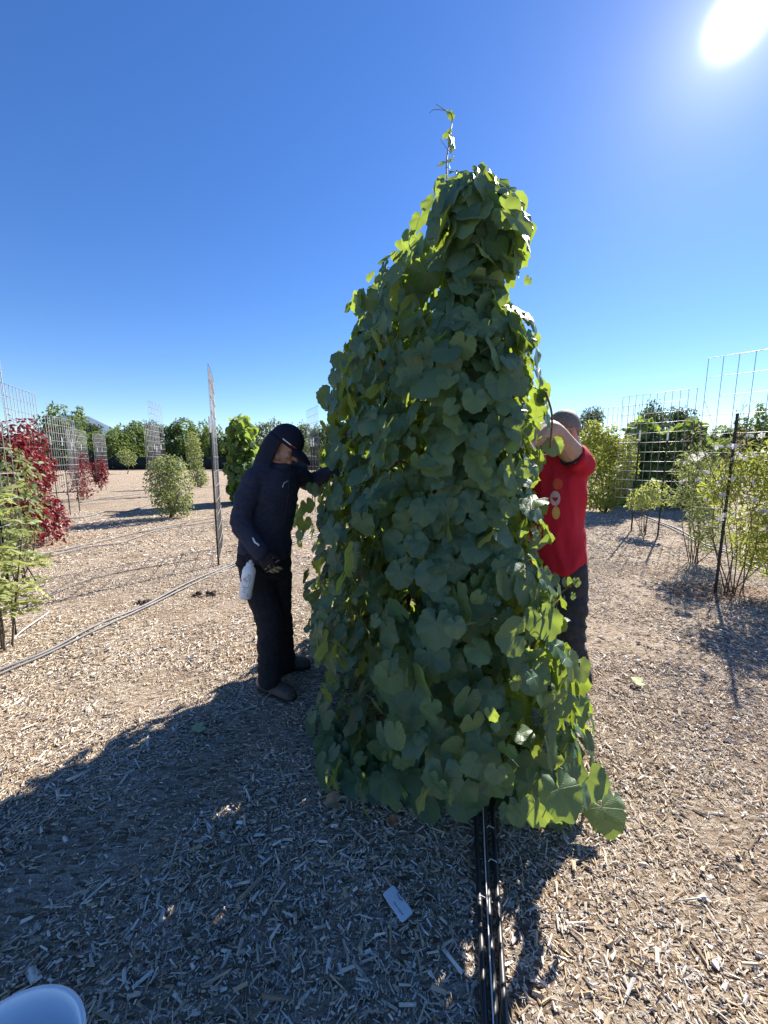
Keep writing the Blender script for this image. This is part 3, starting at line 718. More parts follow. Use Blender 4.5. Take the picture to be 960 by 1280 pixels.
def plant(name, cat, label, loc, blobs, n, size, mat, T=SL, TF=SF, stems=5, stem_r=.012, seed=1, group=None, shell=.5, stem_mat='bark', hang=.5, up=.3, attach=True):
    g = np.random.default_rng(seed)
    root = empty(name, loc); tag(root, label, cat, group)
    P, Dn = cloud_points(blobs, n, g, shell)
    keep = P[:, 2] > 0.05; P, Dn = P[keep], Dn[keep]
    V, Fc, r = leaf_cloud(P, Dn, size, T, TF, g, up, hang)
    tag(link('foliage', mesh_np('foliage', V, Fc, M[mat], {'rnd': r}), root), kind='stuff')
    if stems:
        tips = P[g.choice(len(P), stems)]
        for t in tips:
            b = (g.normal(0, .05), g.normal(0, .05), -.03)
            stems_mb([b], [t], stem_r).build('stem', M[stem_mat], root)
    return root
def hedge_blobs(length, az, h, r, g, k=14):
    a = math.radians(az); d = np.array([math.sin(a), math.cos(a)])
    out_ = []
    for i in range(k):
        u = g.uniform(-.5, .5) * length; z = g.uniform(.12, .88) * h
        rr = r * g.uniform(.65, 1.15) * (1.15 - .45 * z / h)
        out_.append((d[0] * u, d[1] * u, z, rr, rr, h * .17))
    return out_
g0 = np.random.default_rng(5)
# big green vine behind the left worker
plant('grapevine', 'grapevine', 'green grapevine on a trellis behind the shoulder of the worker in navy', (-4.95, 13.3, 0), hedge_blobs(1.1, -25, 2.9, .55, g0, 26), 2600, .15, 'grape_far', GL[0], GL[1], 4, .02, 11, 'smaller grapevines further off')
plant('grapevine', 'grapevine', 'broad dark green grapevine behind the trellis with the small pale shrub', (9.0, 12.4, 0), hedge_blobs(2.2, -60, 2.3, .6, g0, 34) + [(-.5, .3, 2.5, .45, .45, .4), (.6, -.35, 2.35, .5, .5, .4), (.1, 0, 2.2, .3, .3, .3)], 4400, .15, 'grape_far', GL[0], GL[1], 5, .02, 12, 'smaller grapevines further off')
# red creepers
def red(label, loc, length, az, h, r, n, size, seed, taper=1.0):
    return plant('red_creeper', 'creeper', label, loc, hedge_blobs(length, az, h, r, np.random.default_rng(seed), 16), n, size, 'redleaf', SL, SF, 5, .008, seed, 'creepers in red autumn leaf', .35, 'cane', .9)
red('largest red leaved creeper, on the tall trellis near the left edge', (-6.15, 6.6, 0), 1.15, -23, 2.15, .34, 3600, .085, 31)
red('middle red creeper, thin and sparse, left of the smallest one', (-11.45, 14.2, 0), 1.1, -21, 1.9, .36, 900, .09, 32)
red('smallest and farthest red creeper standing alone on the mulch', (-14.1, 18.7, 0), .5, -35, 1.6, .38, 1100, .11, 33)
# shrubs on the left
plant('shrub', 'shrub', 'grey green shrub casting a long shadow in the middle of the left field', (-5.55, 9.75, 0), [(-.25, .1, .95, .42, .4, .6), (.2, -.1, .85, .42, .4, .72), (.0, 0, 1.35, .38, .36, .32), (.25, 0, .35, .28, .28, .3), (-.15, 0, .4, .3, .3, .35)], 3600, .075, 'greyleaf', SL, SF, 9, .012, 41)
plant('shrub', 'shrub', 'tall pale columnar shrub behind the grey green one', (-10.3, 20.8, 0), [(0, 0, .7, .42, .42, .8), (-.05, 0, 1.7, .40, .4, .8), (-.12, 0, 2.5, .36, .36, .55), (.25, 0, .5, .35, .35, .5)], 2400, .10, 'greyleaf', SL, SF, 6, .015, 42)
plant('shrub', 'shrub', 'low rusty stemmed shrub at the foot of the trellis left of the grey green one', (-9.4, 15.6, 0), [(0, 0, .5, .3, .3, .5), (.1, 0, 1.0, .2, .2, .35)], 500, .08, 'pink', SL, SF, 10, .01, 43)
plant('sapling', 'sapling', 'thin young sapling far off on the left mulch', (-27.8, 41, 0), [(0, 0, 1.9, .9, .9, .8), (0.2, 0, 1.4, .7, .7, .5)], 500, .2, 'greyleaf', SL, SF, 1, .05, 44)
# yellow green bush and the small shrub on the right
plant('bush', 'bush', 'tall yellow green bush right behind the man in the red shirt', (6.35, 10.75, 0), [(-.35, 0, 1.7, .5, .45, .7), (.3, .1, 1.3, .55, .5, .8), (0, 0, .7, .62, .55, .6), (-.5, 0, 2.2, .28, .28, .4), (.55, 0, 1.7, .22, .22, .5), (.05, 0, 2.0, .22, .22, .5), (-.1, 0, .35, .5, .5, .3)], 6500, .085, 'yellowgreen', SL, SF, 8, .014, 45, hang=-.4)
plant('shrub', 'shrub', 'small pale round shrub between two dark posts', (5.3, 7.55, 0), [(0, 0, .75, .3, .3, .22), (.15, 0, .95, .22, .22, .18), (-.2, 0, .65, .2, .2, .15)], 700, .07, 'paleleaf', SL, SF, 9, .007, 46)

# pale compound leafed shrub in the left foreground: every compound leaf is a part
def compound_leaf(seed, pairs=6):
    g = np.random.default_rng(seed); mb = MB(); Vs, Fs, off = [], [], 0
    ax = [(0, y, -0.35 * y * y) for y in np.linspace(0, 1, 7)]
    for i in range(pairs):
        y = .22 + .74 * i / (pairs - 1)
        for sx in (-1, 1):
            Nv = np.array([[sx * .25, .1, 1.0]]); Tv = np.array([[sx * 1.0, .55, -.35]])
            V, Fc = instance(SL, SF, frames(Nv + g.normal(0, .15, (1, 3)), Tv + g.normal(0, .12, (1, 3))), np.array([[0, y, -0.35 * y * y]]), np.array([.42 * g.uniform(.8, 1.1) * (1 - .25 * abs(i / pairs - .45))]))
            Vs.append(V); Fs.append(Fc + off); off += len(V)
    V, Fc = instance(SL, SF, frames(np.array([[0, .2, 1.0]]), np.array([[0, 1, -.6]])), np.array([[0, .98, -.34]]), np.array([.34]))
    Vs.append(V); Fs.append(Fc + off); off += len(V)
    tv, tf = tube_geo(ax, .012, 3, False)
    tf = np.array([(f[0], f[1], f[2]) for f in tf] + [(f[0], f[2], f[3]) for f in tf])
    Vs.append(np.array([tuple(p) for p in tv])); Fs.append(tf + off)
    V = np.concatenate(Vs); Fc = np.concatenate(Fs)
    return mesh_np('compound_leaf', V, Fc, M['paleleaf'], {'rnd': np.full(len(V), g.random())})
cl = [compound_leaf(60 + i, 5 + i % 3) for i in range(6)]
g = np.random.default_rng(61)
root = empty('leafy_shrub', (-3.0, 2.78, float(gz(-3.0, 2.78)))); tag(root, 'young shrub with drooping pale yellow green compound leaves at the left edge', 'shrub')
stem_ends = []
for bx, by, tx, ty, tz in ((0, 0, .03, .05, 1.2), (-.05, .03, -.2, .1, 1.15), (.04, -.02, .06, -.1, .8), (-.05, -.03, -.12, -.15, .9), (.02, .05, .10, .2, .95)):
    pts = smooth_path([Vector((bx, by, -.04)), Vector((bx * 1.5 + tx * .3, by + ty * .3, tz * .45)), Vector((tx, ty, tz))], 5)
    mb = MB(); mb.tube(pts, [.010 * (1 - .7 * i / (len(pts) - 1)) for i in range(len(pts))], 6); mb.build('stem', M['bark'], root); stem_ends.append(pts)
for i in range(140):
    pts = stem_ends[g.integers(0, 5)]; p = pts[g.integers(4, len(pts))]
    a = g.uniform(0, 2 * math.pi); up = g.uniform(-.25, .45)
    Tv = np.array([[math.cos(a), math.sin(a), up]]); Nv = np.array([[-math.cos(a) * up, -math.sin(a) * up, 1.0]]) + g.normal(0, .2, (1, 3))
    mx = frames(Nv, Tv)[0] * g.uniform(.11, .20)
    o = link('leaf', cl[i % 6], root)
    mat = np.eye(4); mat[:3, :3] = mx; mat[:3, 3] = np.array(p) + np.array([math.cos(a), math.sin(a), 0]) * .02
    o.matrix_basis = Matrix(mat.tolist())
# a second, darker shrub just behind it
plant('shrub', 'shrub', 'darker green shrub between the pale compound leafed one and the big red creeper', (-4.45, 4.45, 0), [(0, 0, .9, .28, .3, .45), (.05, .05, 1.35, .22, .22, .3), (-.1, 0, .5, .2, .2, .3)], 900, .075, 'greyleaf', SL, SF, 6, .01, 47)

# white flowered shrubs on the right
def petal_flower(seed, k=6):
    Vs, Fs, off = [], [], 0
    PV, PF = simple_leaf(1, .75, .1, .12)
    for i in range(k):
        a = 2 * math.pi * i / k
        V, Fc = instance(PV, PF, frames(np.array([[-math.cos(a) * .45, -math.sin(a) * .45, 1.0]]), np.array([[math.cos(a), math.sin(a), .35]])), np.zeros((1, 3)), np.ones(1))
        Vs.append(V); Fs.append(Fc + off); off += len(V)
    V = np.concatenate(Vs)
    return mesh_np('flower', V, np.concatenate(Fs), M['petal'], {'rnd': np.full(len(V), .3)})
fl = petal_flower(1)
def flower_shrub(label, loc, blobs, n, flowers, seed, wisps=0, dry=None):
    root = plant('flowering_shrub', 'shrub', label, loc, blobs, int(n * 2.2), .075, 'yellowgreen' if seed % 2 else 'greyleaf', NL, NF, 10, .007, seed, 'white flowered shrubs on the right', .25, 'bark', -.3)
    g = np.random.default_rng(seed + 5)
    for (fx, fy, fz) in flowers:
        for q_ in range(4):
            o = link('flower', fl, root)
            o.location = (fx + g.normal(0, .035), fy + g.normal(0, .05), fz + g.normal(0, .02))
            o.scale = (.036,) * 3; o.rotation_euler = (g.uniform(.2, 1.5), g.uniform(-.8, .8), g.uniform(0, 6))
    for q_ in range(wisps):
        a = g.uniform(-.5, .5)
        b = Vector((g.normal(0, .15), g.normal(0, .12), g.uniform(.9, 1.4)))
        t = Vector((g.normal(-.05, .33), g.normal(0, .25), g.uniform(1.75, 2.25)))
        stems_mb([b], [t], .005, n=4).build('stem', M['bark'], root)
        P = np.array([list(b.lerp(t, u)) for u in g.uniform(.35, 1.05, 26)]) + g.normal(0, .04, (26, 3))
        V, Fc, r = leaf_cloud(P, nrm(g.normal(0, 1, (26, 3))), .04, NL, NF, g)
        tag(link('dry_foliage', mesh_np('dry_foliage', V, Fc, M['pink' if q_ % 3 == 0 else 'greyleaf'], {'rnd': r}), root), kind='stuff')
    return root
flower_shrub('white flowered shrub growing round the foot of the nearest right trellis', (3.95, 4.12, 0), [(.15, 0, .75, .30, .3, .35), (.3, 0, 1.25, .34, .3, .42), (.05, 0, 1.4, .26, .3, .3), (-.22, 0, 1.2, .22, .2, .22), (.55, 0, 1.1, .3, .3, .5), (.45, 0, .6, .25, .25, .3), (.3, 0, .45, .3, .25, .25)], 2500,
             [tuple(at(px, py, 4.0) - Vector((3.95, 4.12, 0))) for px, py in ((905, 562), (929, 573), (896, 618), (935, 600), (915, 640), (900, 652), (945, 545), (925, 625), (950, 640), (940, 570), (908, 600))], 71, 16)
flower_shrub('white flowered shrub further back, left of the nearest right trellis', (4.55, 5.35, 0), [(0, 0, 1.1, .35, .3, .4), (.1, 0, .7, .25, .3, .35), (-.15, 0, 1.4, .25, .25, .3), (-.42, 0, .95, .28, .15, .12), (.1, 0, .4, .2, .2, .25)], 1300,
             [tuple(at(px, py, 5.05) - Vector((4.55, 5.35, 0))) for px, py in ((862, 575), (868, 573), (889, 591), (874, 600), (858, 602), (884, 625), (880, 570))], 72, 6)

# ---------------------------------------------------------------- far trees
def tree_crown(seed, n, size, lobes, mat):
    g = np.random.default_rng(seed); blobs = []
    for i in range(lobes):
        a = g.uniform(0, 2 * math.pi); z = g.uniform(.16, .82); rr = .36 * math.sqrt(max(.05, 1 - ((z - .42) / .62) ** 2))
        q = rr * math.sqrt(g.random())
        blobs.append((q * math.cos(a), q * math.sin(a), z + g.normal(0, .03), g.uniform(.07, .21), g.uniform(.07, .21), g.uniform(.06, .16)))
    P, Dn = cloud_points(blobs, n, g, .55)
    keep = P[:, 2] > .02; P, Dn = P[keep], Dn[keep]
    V, Fc, r = leaf_cloud(P, Dn, size, SL, SF, g, .3, .4, .7)
    # clumps of lighter and darker leaf
    cl_ = (np.sin(P[:, 0] * 17 + seed) + np.sin(P[:, 1] * 15) + np.sin(P[:, 2] * 19)) * .12
    r = np.clip(r * .6 + .2 + np.repeat(cl_, len(SL)), 0, .999)
    return mesh_np('crown', V, Fc, M[mat], {'rnd': r})
def tree_trunk(seed):
    g = np.random.default_rng(seed); mb = MB()
    mb.tube(smooth_path([(0, 0, -.02), (.01, .01, .15), (.0, .02, .35), (.02, 0, .6)], 4), [.030 - .0016 * i for i in range(13)], 8)
    for i in range(6):
        a = g.uniform(0, 6.28); z = g.uniform(.2, .5)
        mb.tube(smooth_path([(0, .01, z), (.12 * math.cos(a), .12 * math.sin(a), z + .12), (.26 * math.cos(a), .26 * math.sin(a), z + .28)], 3), [.014 - .0016 * j for j in range(7)], 5)
    o = mb.build('trunk', M['bark']); me = o.data; bpy.data.objects.remove(o); return me
CROWN = {k: [tree_crown(200 + 10 * j + i, nn, ss, 26, k) for i in range(3)] for j, (k, nn, ss) in enumerate((('tree', 3600, .055), ('darktree', 2800, .05), ('paletree', 2600, .05)))}
TRUNK = [tree_trunk(300 + i) for i in range(2)]
TL = {'tree': 'leafy green tree in the row along the far edge of the field', 'darktree': 'dark rounded tree rising behind the far row', 'paletree': 'pale grey green tree in the far row'}
def tree(px, top, Y, wpx, kind, label=None, group=None):
    d = pdir(px, top); z = H + d.z * Y / d.y
    x = (px - 480) / F_PX * (Y / d.y); wid = wpx / F_PX * Y / d.y
    r_ = empty('tree', (x, Y, 0), random.uniform(0, 6.28))
    tag(r_, label or TL[kind], 'tree', group or {'tree': 'green trees along the far edge of the field', 'darktree': 'dark trees beyond the far row', 'paletree': 'pale trees along the far edge'}[kind])
    c = link('crown', random.choice(CROWN[kind]), r_); c.scale = (wid * random.uniform(.95, 1.3), wid * 1.1, z / random.uniform(.84, .95))
    t = link('trunk', random.choice(TRUNK), r_); t.scale = (wid * .9, wid * .9, z * .95)
for a in [(12, 548, 62, 60, 'tree', 'green tree behind the top of the big red creeper'), (40, 540, 66, 55, 'tree', 'green tree just left of the largest bright one'), (78, 511, 58, 62, 'tree', 'largest bright green tree of the left row, above the bare trellis', 'green trees along the far edge of the field'), (118, 540, 66, 40, 'tree', 'low green tree just right of the largest bright one'), (112, 527, 78, 34, 'darktree', 'dark treetop poking up right of the largest bright tree'), (140, 533, 62, 44, 'tree', 'green tree above and right of the smallest red creeper'), (158, 534, 66, 44, 'tree', 'green tree behind the thin far sapling'), (172, 531, 68, 36, 'tree', 'narrow green tree between the far sapling and the trellis with rusty stems'), (186, 529, 75, 34, 'darktree', 'darker treetop behind the trellis with rusty stems'), (200, 533, 64, 40, 'tree', 'green tree behind the pale raised wire panel'), (226, 527, 66, 44, 'tree', 'green tree behind the top of the grey green shrub'),
          (250, 524, 70, 40, 'tree', 'green tree behind the tall columnar shrub'), (268, 530, 64, 36, 'tree', 'green tree behind the edge-on trellis'), (290, 534, 66, 40, 'tree', 'green tree beside the left flank of the smaller grapevine'), (312, 532, 70, 34, 'tree'), (345, 518, 60, 50, 'paletree', 'larger pale grey green tree above the dark cap of the worker in navy'), (372, 524, 66, 36, 'paletree', 'smaller pale grey green tree between the cap and the narrow trellis'), (398, 530, 62, 36, 'darktree', 'dark tree just left of the big vine, behind the narrow trellis'), (420, 528, 64, 44, 'tree'), (455, 525, 66, 46, 'tree'), (490, 526, 66, 46, 'tree'), (525, 524, 64, 46, 'darktree'), (560, 526, 68, 48, 'tree'), (600, 528, 66, 44, 'tree'), (640, 524, 70, 46, 'darktree'), (672, 528, 64, 40, 'tree'), (705, 540, 62, 44, 'tree', 'green tree behind the head of the man in red'),
          (740, 508, 46, 40, 'darktree', 'dark rounded tree above the yellow green bush'), (770, 545, 60, 40, 'tree', 'green tree between the yellow green bush and the broad grapevine'), (815, 508, 50, 50, 'darktree', 'left one of the two dark rounded trees above the broad grapevine'), (846, 513, 52, 46, 'darktree', 'right one of the two dark rounded trees above the broad grapevine'), (795, 548, 60, 40, 'tree'), (880, 545, 48, 40, 'tree', 'low green tree left of the nearest right trellis'), (905, 535, 52, 46, 'tree', 'green tree seen through the nearest right trellis'), (940, 520, 44, 52, 'tree', 'taller green tree right of the nearest right trellis post'), (972, 505, 42, 56, 'tree', 'tallest green tree at the right edge'), (-25, 535, 60, 60, 'tree'), (1010, 515, 46, 60, 'tree'), (-70, 540, 62, 60, 'tree'), (1060, 520, 50, 60, 'darktree')]:
    tree(*a)
# understorey line: orchard fill so the row reads closed
for px in range(-60, 470, 34): tree(px + random.uniform(-8, 8), random.uniform(548, 560), 72, 46, random.choice(['tree', 'tree', 'darktree']), 'low green tree filling the row along the far edge', 'low trees filling the far row')
for px in range(690, 1060, 30): tree(px + random.uniform(-8, 8), random.uniform(540, 556), 56, 46, random.choice(['tree', 'tree', 'darktree']), 'low green tree filling the row along the far edge', 'low trees filling the far row')
# dark screen fence along the far edge of the left field
ft = empty('fence', (-40, 57, 0)); tag(ft, 'dark screened fence along the far edge of the left field', 'fence')
pp, ps = MB(), MB()
fp = MB(); fp.box((0, 0, 1.0), 3.0, .03, 1.9); o = fp.build('panel', M['fence'], ft); fpm = o.data
fq = MB(); fq.tube([(0, 0, -.1), (0, 0, 2.1)], .035, 6); o2 = fq.build('post', M['tpost'], ft); fqm = o2.data
for i in range(24):
    x = -36 + i * 3.06
    (o if i == 0 else link('panel', fpm, ft)).location = (x, 0, 0)
    (o2 if i == 0 else link('post', fqm, ft)).location = (x + 1.53, -.05, 0)
# ---------------------------------------------------------------- people
M['skin'] = simple_mat('skin', (0.40, 0.235, 0.165), 0.5, 0.4, 0, 0.08, 30, 0.12, 400, 0.001)
M['navy'] = simple_mat('navy_fabric', (0.033, 0.037, 0.060), 0.85, 0.2, 0, 0.2, 60, 0.25, 500, 0.001)
M['navycap'] = simple_mat('navy_cap_fabric', (0.013, 0.015, 0.028), 0.8, 0.2, 0, 0.15, 60, 0.2, 600, 0.001)
M['trouser'] = simple_mat('black_work_trousers', (0.022, 0.021, 0.026), 0.85, 0.2, 0, 0.25, 40, 0.25, 400, 0.001)
M['trouser2'] = simple_mat('charcoal_trousers', (0.035, 0.037, 0.043), 0.85, 0.2, 0, 0.2, 40, 0.25, 400, 0.001)
M['redshirt'] = simple_mat('red_cotton', (0.44, 0.014, 0.032), 0.8, 0.2, 0, 0.08, 50, 0.2, 500, 0.001)
M['shoe'] = simple_mat('grey_brown_suede', (0.11, 0.092, 0.078), 0.8, 0.2, 0, 0.25, 50, 0.3, 300)
M['sole'] = simple_mat('shoe_sole', (0.05, 0.045, 0.04), 0.8, 0.2)
M['glove'] = simple_mat('dark_glove', (0.014, 0.014, 0.016), 0.7, 0.3, 0, 0.2, 80, 0.2, 400)
M['tan'] = simple_mat('tan_glove_leather', (0.38, 0.29, 0.18), 0.7, 0.3, 0, 0.2, 80)
M['hair'] = simple_mat('short_grey_hair', (0.16, 0.135, 0.125), 0.7, 0.3, 0, 0.35, 160, 0.6, 500, 0.002)
M['eyew'] = simple_mat('eye_white', (0.7, 0.68, 0.65), 0.2, 0.5)
M['printorange'] = simple_mat('orange_print', (0.50, 0.085, 0.045), 0.8, 0.1)
M['printwhite'] = simple_mat('white_print', (0.44, 0.33, 0.31), 0.8, 0.1)
M['printyellow'] = simple_mat('yellow_print', (0.52, 0.33, 0.10), 0.8, 0.1)
M['printred'] = simple_mat('dark_red_print', (0.35, 0.02, 0.04), 0.8, 0.1)
M['capred'] = simple_mat('red_stripe', (0.6, 0.06, 0.05), 0.7, 0.2)

def ell(c, r, mat=None, nu=14, nv=9):
    V, Fc = [], []
    c = Vector(c)
    for j in range(nv + 1):
        ph = math.pi * j / nv
        for i in range(nu):
            a = 2 * math.pi * i / nu
            V.append(Vector((r[0] * math.sin(ph) * math.cos(a), r[1] * math.sin(ph) * math.sin(a), r[2] * math.cos(ph))) + c)
    for j in range(nv):
        for i in range(nu):
            i2 = (i + 1) % nu
            Fc.append((j * nu + i, (j + 1) * nu + i, (j + 1) * nu + i2, j * nu + i2))
    if mat is not None: V = [mat @ v for v in V]
    return V, Fc
def loft(rings, n=18):
    """rings: (centre, vector a, vector b)"""
    V, Fc = [], []
    for c, a, b in rings:
        for k in range(n):
            t = 2 * math.pi * k / n
            V.append(Vector(c) + Vector(a) * math.cos(t) + Vector(b) * math.sin(t))
    m = len(rings)
    for j in range(m - 1):
        for k in range(n):
            k2 = (k + 1) % n
            Fc.append((j * n + k, j * n + k2, (j + 1) * n + k2, (j + 1) * n + k))
    Fc.append(tuple(range(n))[::-1]); Fc.append(tuple((m - 1) * n + k for k in range(n)))
    return V, Fc
def limb(pts, rad, n=12, k=4):
    P = smooth_path(pts, k)
    R_ = np.interp(np.linspace(0, len(pts) - 1, len(P)), range(len(pts)), rad)
    t = tube_geo(P, list(R_), n)
    return [t, ell(P[0], (rad[0],) * 3), ell(P[-1], (rad[-1],) * 3)]
def remesh(name, pieces, voxel, smooth=3, wrinkle=None):
    """merge overlapping closed shapes into one continuous surface"""
    mb = MB()
    for V, Fc in pieces: mb.add(V, Fc)
    o = mb.build('shape', M['skin'])
    r = o.modifiers.new('r', 'REMESH'); r.mode = 'VOXEL'; r.voxel_size = voxel; r.use_smooth_shade = True
    if smooth:
        s_ = o.modifiers.new('s', 'SMOOTH'); s_.factor = 0.5; s_.iterations = smooth
    dg = bpy.context.evaluated_depsgraph_get()
    me = bpy.data.meshes.new_from_object(o.evaluated_get(dg))
    bpy.data.objects.remove(o)
    me.name = name
    if wrinkle:
        n = len(me.vertices); co = np.zeros(n * 3, np.float32); me.vertices.foreach_get('co', co); co = co.reshape(-1, 3)
        no = np.zeros(n * 3, np.float32); me.vertices.foreach_get('normal', no); no = no.reshape(-1, 3)
        d = np.array([wrinkle(Vector(c)) for c in co], np.float32)
        me.vertices.foreach_set('co', (co + no * d[:, None]).ravel()); me.update()
    me.polygons.foreach_set('use_smooth', [True] * len(me.polygons))
    return me
def folds(A, kx, kz, seed=0.0, big=0.5):
    def f(p):
        q = Vector((p.x * kx + seed, p.y * kx, p.z * kz + p.x * kx * .5))
        a = noise.noise(q); b = noise.noise(q * 2.1 + Vector((5, 3, 1)))
        return A * ((1 - 2 * abs(a)) * .7 + b * .35) + A * big * noise.noise(p * 4.0 + Vector((seed, 0, 0)))
    return f
def sheet(G, th):
    """closed slab from a grid of points G[j][i]"""
    nj, ni = len(G), len(G[0]); V = []
    A = np.array([[tuple(p) for p in row] for row in G], float)
    du = np.gradient(A, axis=1); dv = np.gradient(A, axis=0)
    nn = nrm(np.cross(du, dv))
    V = np.concatenate([(A + nn * th / 2).reshape(-1, 3), (A - nn * th / 2).reshape(-1, 3)])
    Fc, o_ = [], nj * ni
    for j in range(nj - 1):
        for i in range(ni - 1):
            a, b, c, d = j * ni + i, j * ni + i + 1, (j + 1) * ni + i + 1, (j + 1) * ni + i
            Fc += [(a, b, c, d), (o_ + d, o_ + c, o_ + b, o_ + a)]
    for i in range(ni - 1):
        a, b = i, i + 1; Fc.append((b, a, o_ + a, o_ + b))
        a, b = (nj - 1) * ni + i, (nj - 1) * ni + i + 1; Fc.append((a, b, o_ + b, o_ + a))
    for j in range(nj - 1):
        a, b = j * ni, (j + 1) * ni; Fc.append((a, b, o_ + b, o_ + a))
        a, b = j * ni + ni - 1, (j + 1) * ni + ni - 1; Fc.append((b, a, o_ + a, o_ + b))
    return [tuple(v) for v in V], Fc
def basis(o, y, z):
    """matrix with local +y, +z along the given directions, at o"""
    y = Vector(y).normalized(); z = Vector(z); z = (z - y * z.dot(y)).normalized(); x = y.cross(z)
    m = Matrix.Identity(4)
    for i in range(3): m[i][0], m[i][1], m[i][2], m[i][3] = x[i], y[i], z[i], o[i]
    return m
def head_pieces(m):
    T = lambda c, r, **k: ell(c, r, m, **k)
    P = [T((0, -.012, .03), (.074, .096, .092), nu=20, nv=14), T((0, .022, -.04), (.058, .068, .078)), T((0, .066, -.098), (.026, .024, .02)), T((0, .082, .03), (.048, .016, .012)),
         T((.037, .058, -.032), (.024, .026, .024)), T((-.037, .058, -.032), (.024, .026, .024)), T((0, .102, -.026), (.0145, .02, .013)), T((0, .094, -.003), (.009, .014, .024)),
         T((0, .087, -.061), (.023, .012, .006)), T((0, .084, -.073), (.020, .012, .007)), T((.076, -.008, -.008), (.010, .020, .033)), T((-.076, -.008, -.008), (.010, .020, .033)), T((.052, .01, -.075), (.018, .035, .026)), T((-.052, .01, -.075), (.018, .035, .026))]
    return P
def hand_pieces(m, side, curl=(25, 35, 25), infl=0.0, spread=1.0):
    """m: wrist matrix, +y to the fingers, +z back of the hand; the thumb lies at side*x"""
    P = [loft([(m @ Vector((0, y, 0)), m.to_3x3() @ Vector((w_ + infl, 0, 0)), m.to_3x3() @ Vector((0, 0, h_ + infl))) for y, w_, h_ in ((-.02, .027, .021), (.0, .028, .019), (.03, .036, .017), (.065, .042, .0145), (.092, .040, .012))], 14)]
    for x, y, L, r in ((.030, .086, .070, .0088), (.010, .090, .078, .009), (-.0105, .087, .072, .0086), (-.030, .078, .056, .0078)):
        p = Vector((x * side, y, 0)); pts = [Vector((x * side, y - .03, 0)), p]; an = 0
        for f, c in zip((.46, .30, .24), curl):
            an += math.radians(c * (1 + .12 * (x < 0)))
            p = p + Vector((x * side * 2.6 * spread, math.cos(an), -math.sin(an))) * L * f
            pts.append(p)
        P += limb([m @ q for q in pts], [r + infl, r + infl, r * .95 + infl, r * .88 + infl, r * .76 + infl], 10, 4)
    P += limb([m @ Vector((side * a, b, c)) for a, b, c in ((.014, .012, -.006), (.040, .040, -.014), (.054, .068, -.022), (.056, .094, -.030))], [.015 + infl, .0125 + infl, .0108 + infl, .0085 + infl], 10, 4)
    return P
def shift(V, o): return [tuple(Vector(v) - o) for v in V]
def sub(name, pieces, mat, root, voxel=None, smooth=3, wrinkle=None, mats=None):
    base = root.location.copy()
    pieces = [(shift(V, base), Fc) for V, Fc in pieces]
    if voxel is None:
        mb = MB()
        for V, Fc in pieces: mb.add(V, Fc)
        return mb.build(name, mats or mat, root)
    me = remesh(name, pieces, voxel, smooth, wrinkle)
    me.materials.clear()
    for m_ in (mats or [mat]): me.materials.append(m_)
    return link(name, me, root)
def shoe(name, heel, toe, root, mat):
    d = (toe - heel); L = d.length; f = d.normalized(); s_ = Vector((f.y, -f.x, 0)); up = Vector((0, 0, 1))
    rings = [(0.0, .032, .026, .035), (.06, .040, .042, .045), (.2, .045, .055, .055), (.4, .046, .050, .048), (.6, .052, .040, .036), (.8, .052, .034, .03), (.93, .042, .027, .025), (1.0, .022, .018, .02)]
    P = [loft([(heel + f * L * u + up * (h_ + .012), s_ * w_, up * (h2)) for u, w_, h_, h2 in [(u, w_, h_, h_) for u, w_, h_, _ in rings]], 16)]
    P += limb([heel + f * L * .22 + up * .05, heel + f * L * .2 + up * .12], [.045, .048])
    o = sub(name, P, mat, root, .008, 3)
    R2 = [(heel + f * L * u + up * (.010), s_ * (w_ + .004), up * .012) for u, w_, _, _ in rings]
    sub('sole', [loft(R2, 14)], M['sole'], root).parent = o
    lace = MB()
    for u in (.36, .44, .52):
        hh = np.interp(u, [r[0] for r in rings], [r[2] for r in rings]) * 2 + .012
        lace.tube([Vector(tuple(heel + f * L * u + s_ * k + up * (hh - .6 * abs(k) - .001))) - root.location for k in (-.026, 0, .026)], .003, 5)
    lace.build('lace', M['sole'], o)
    return o
UP = Vector((0, 0, 1))

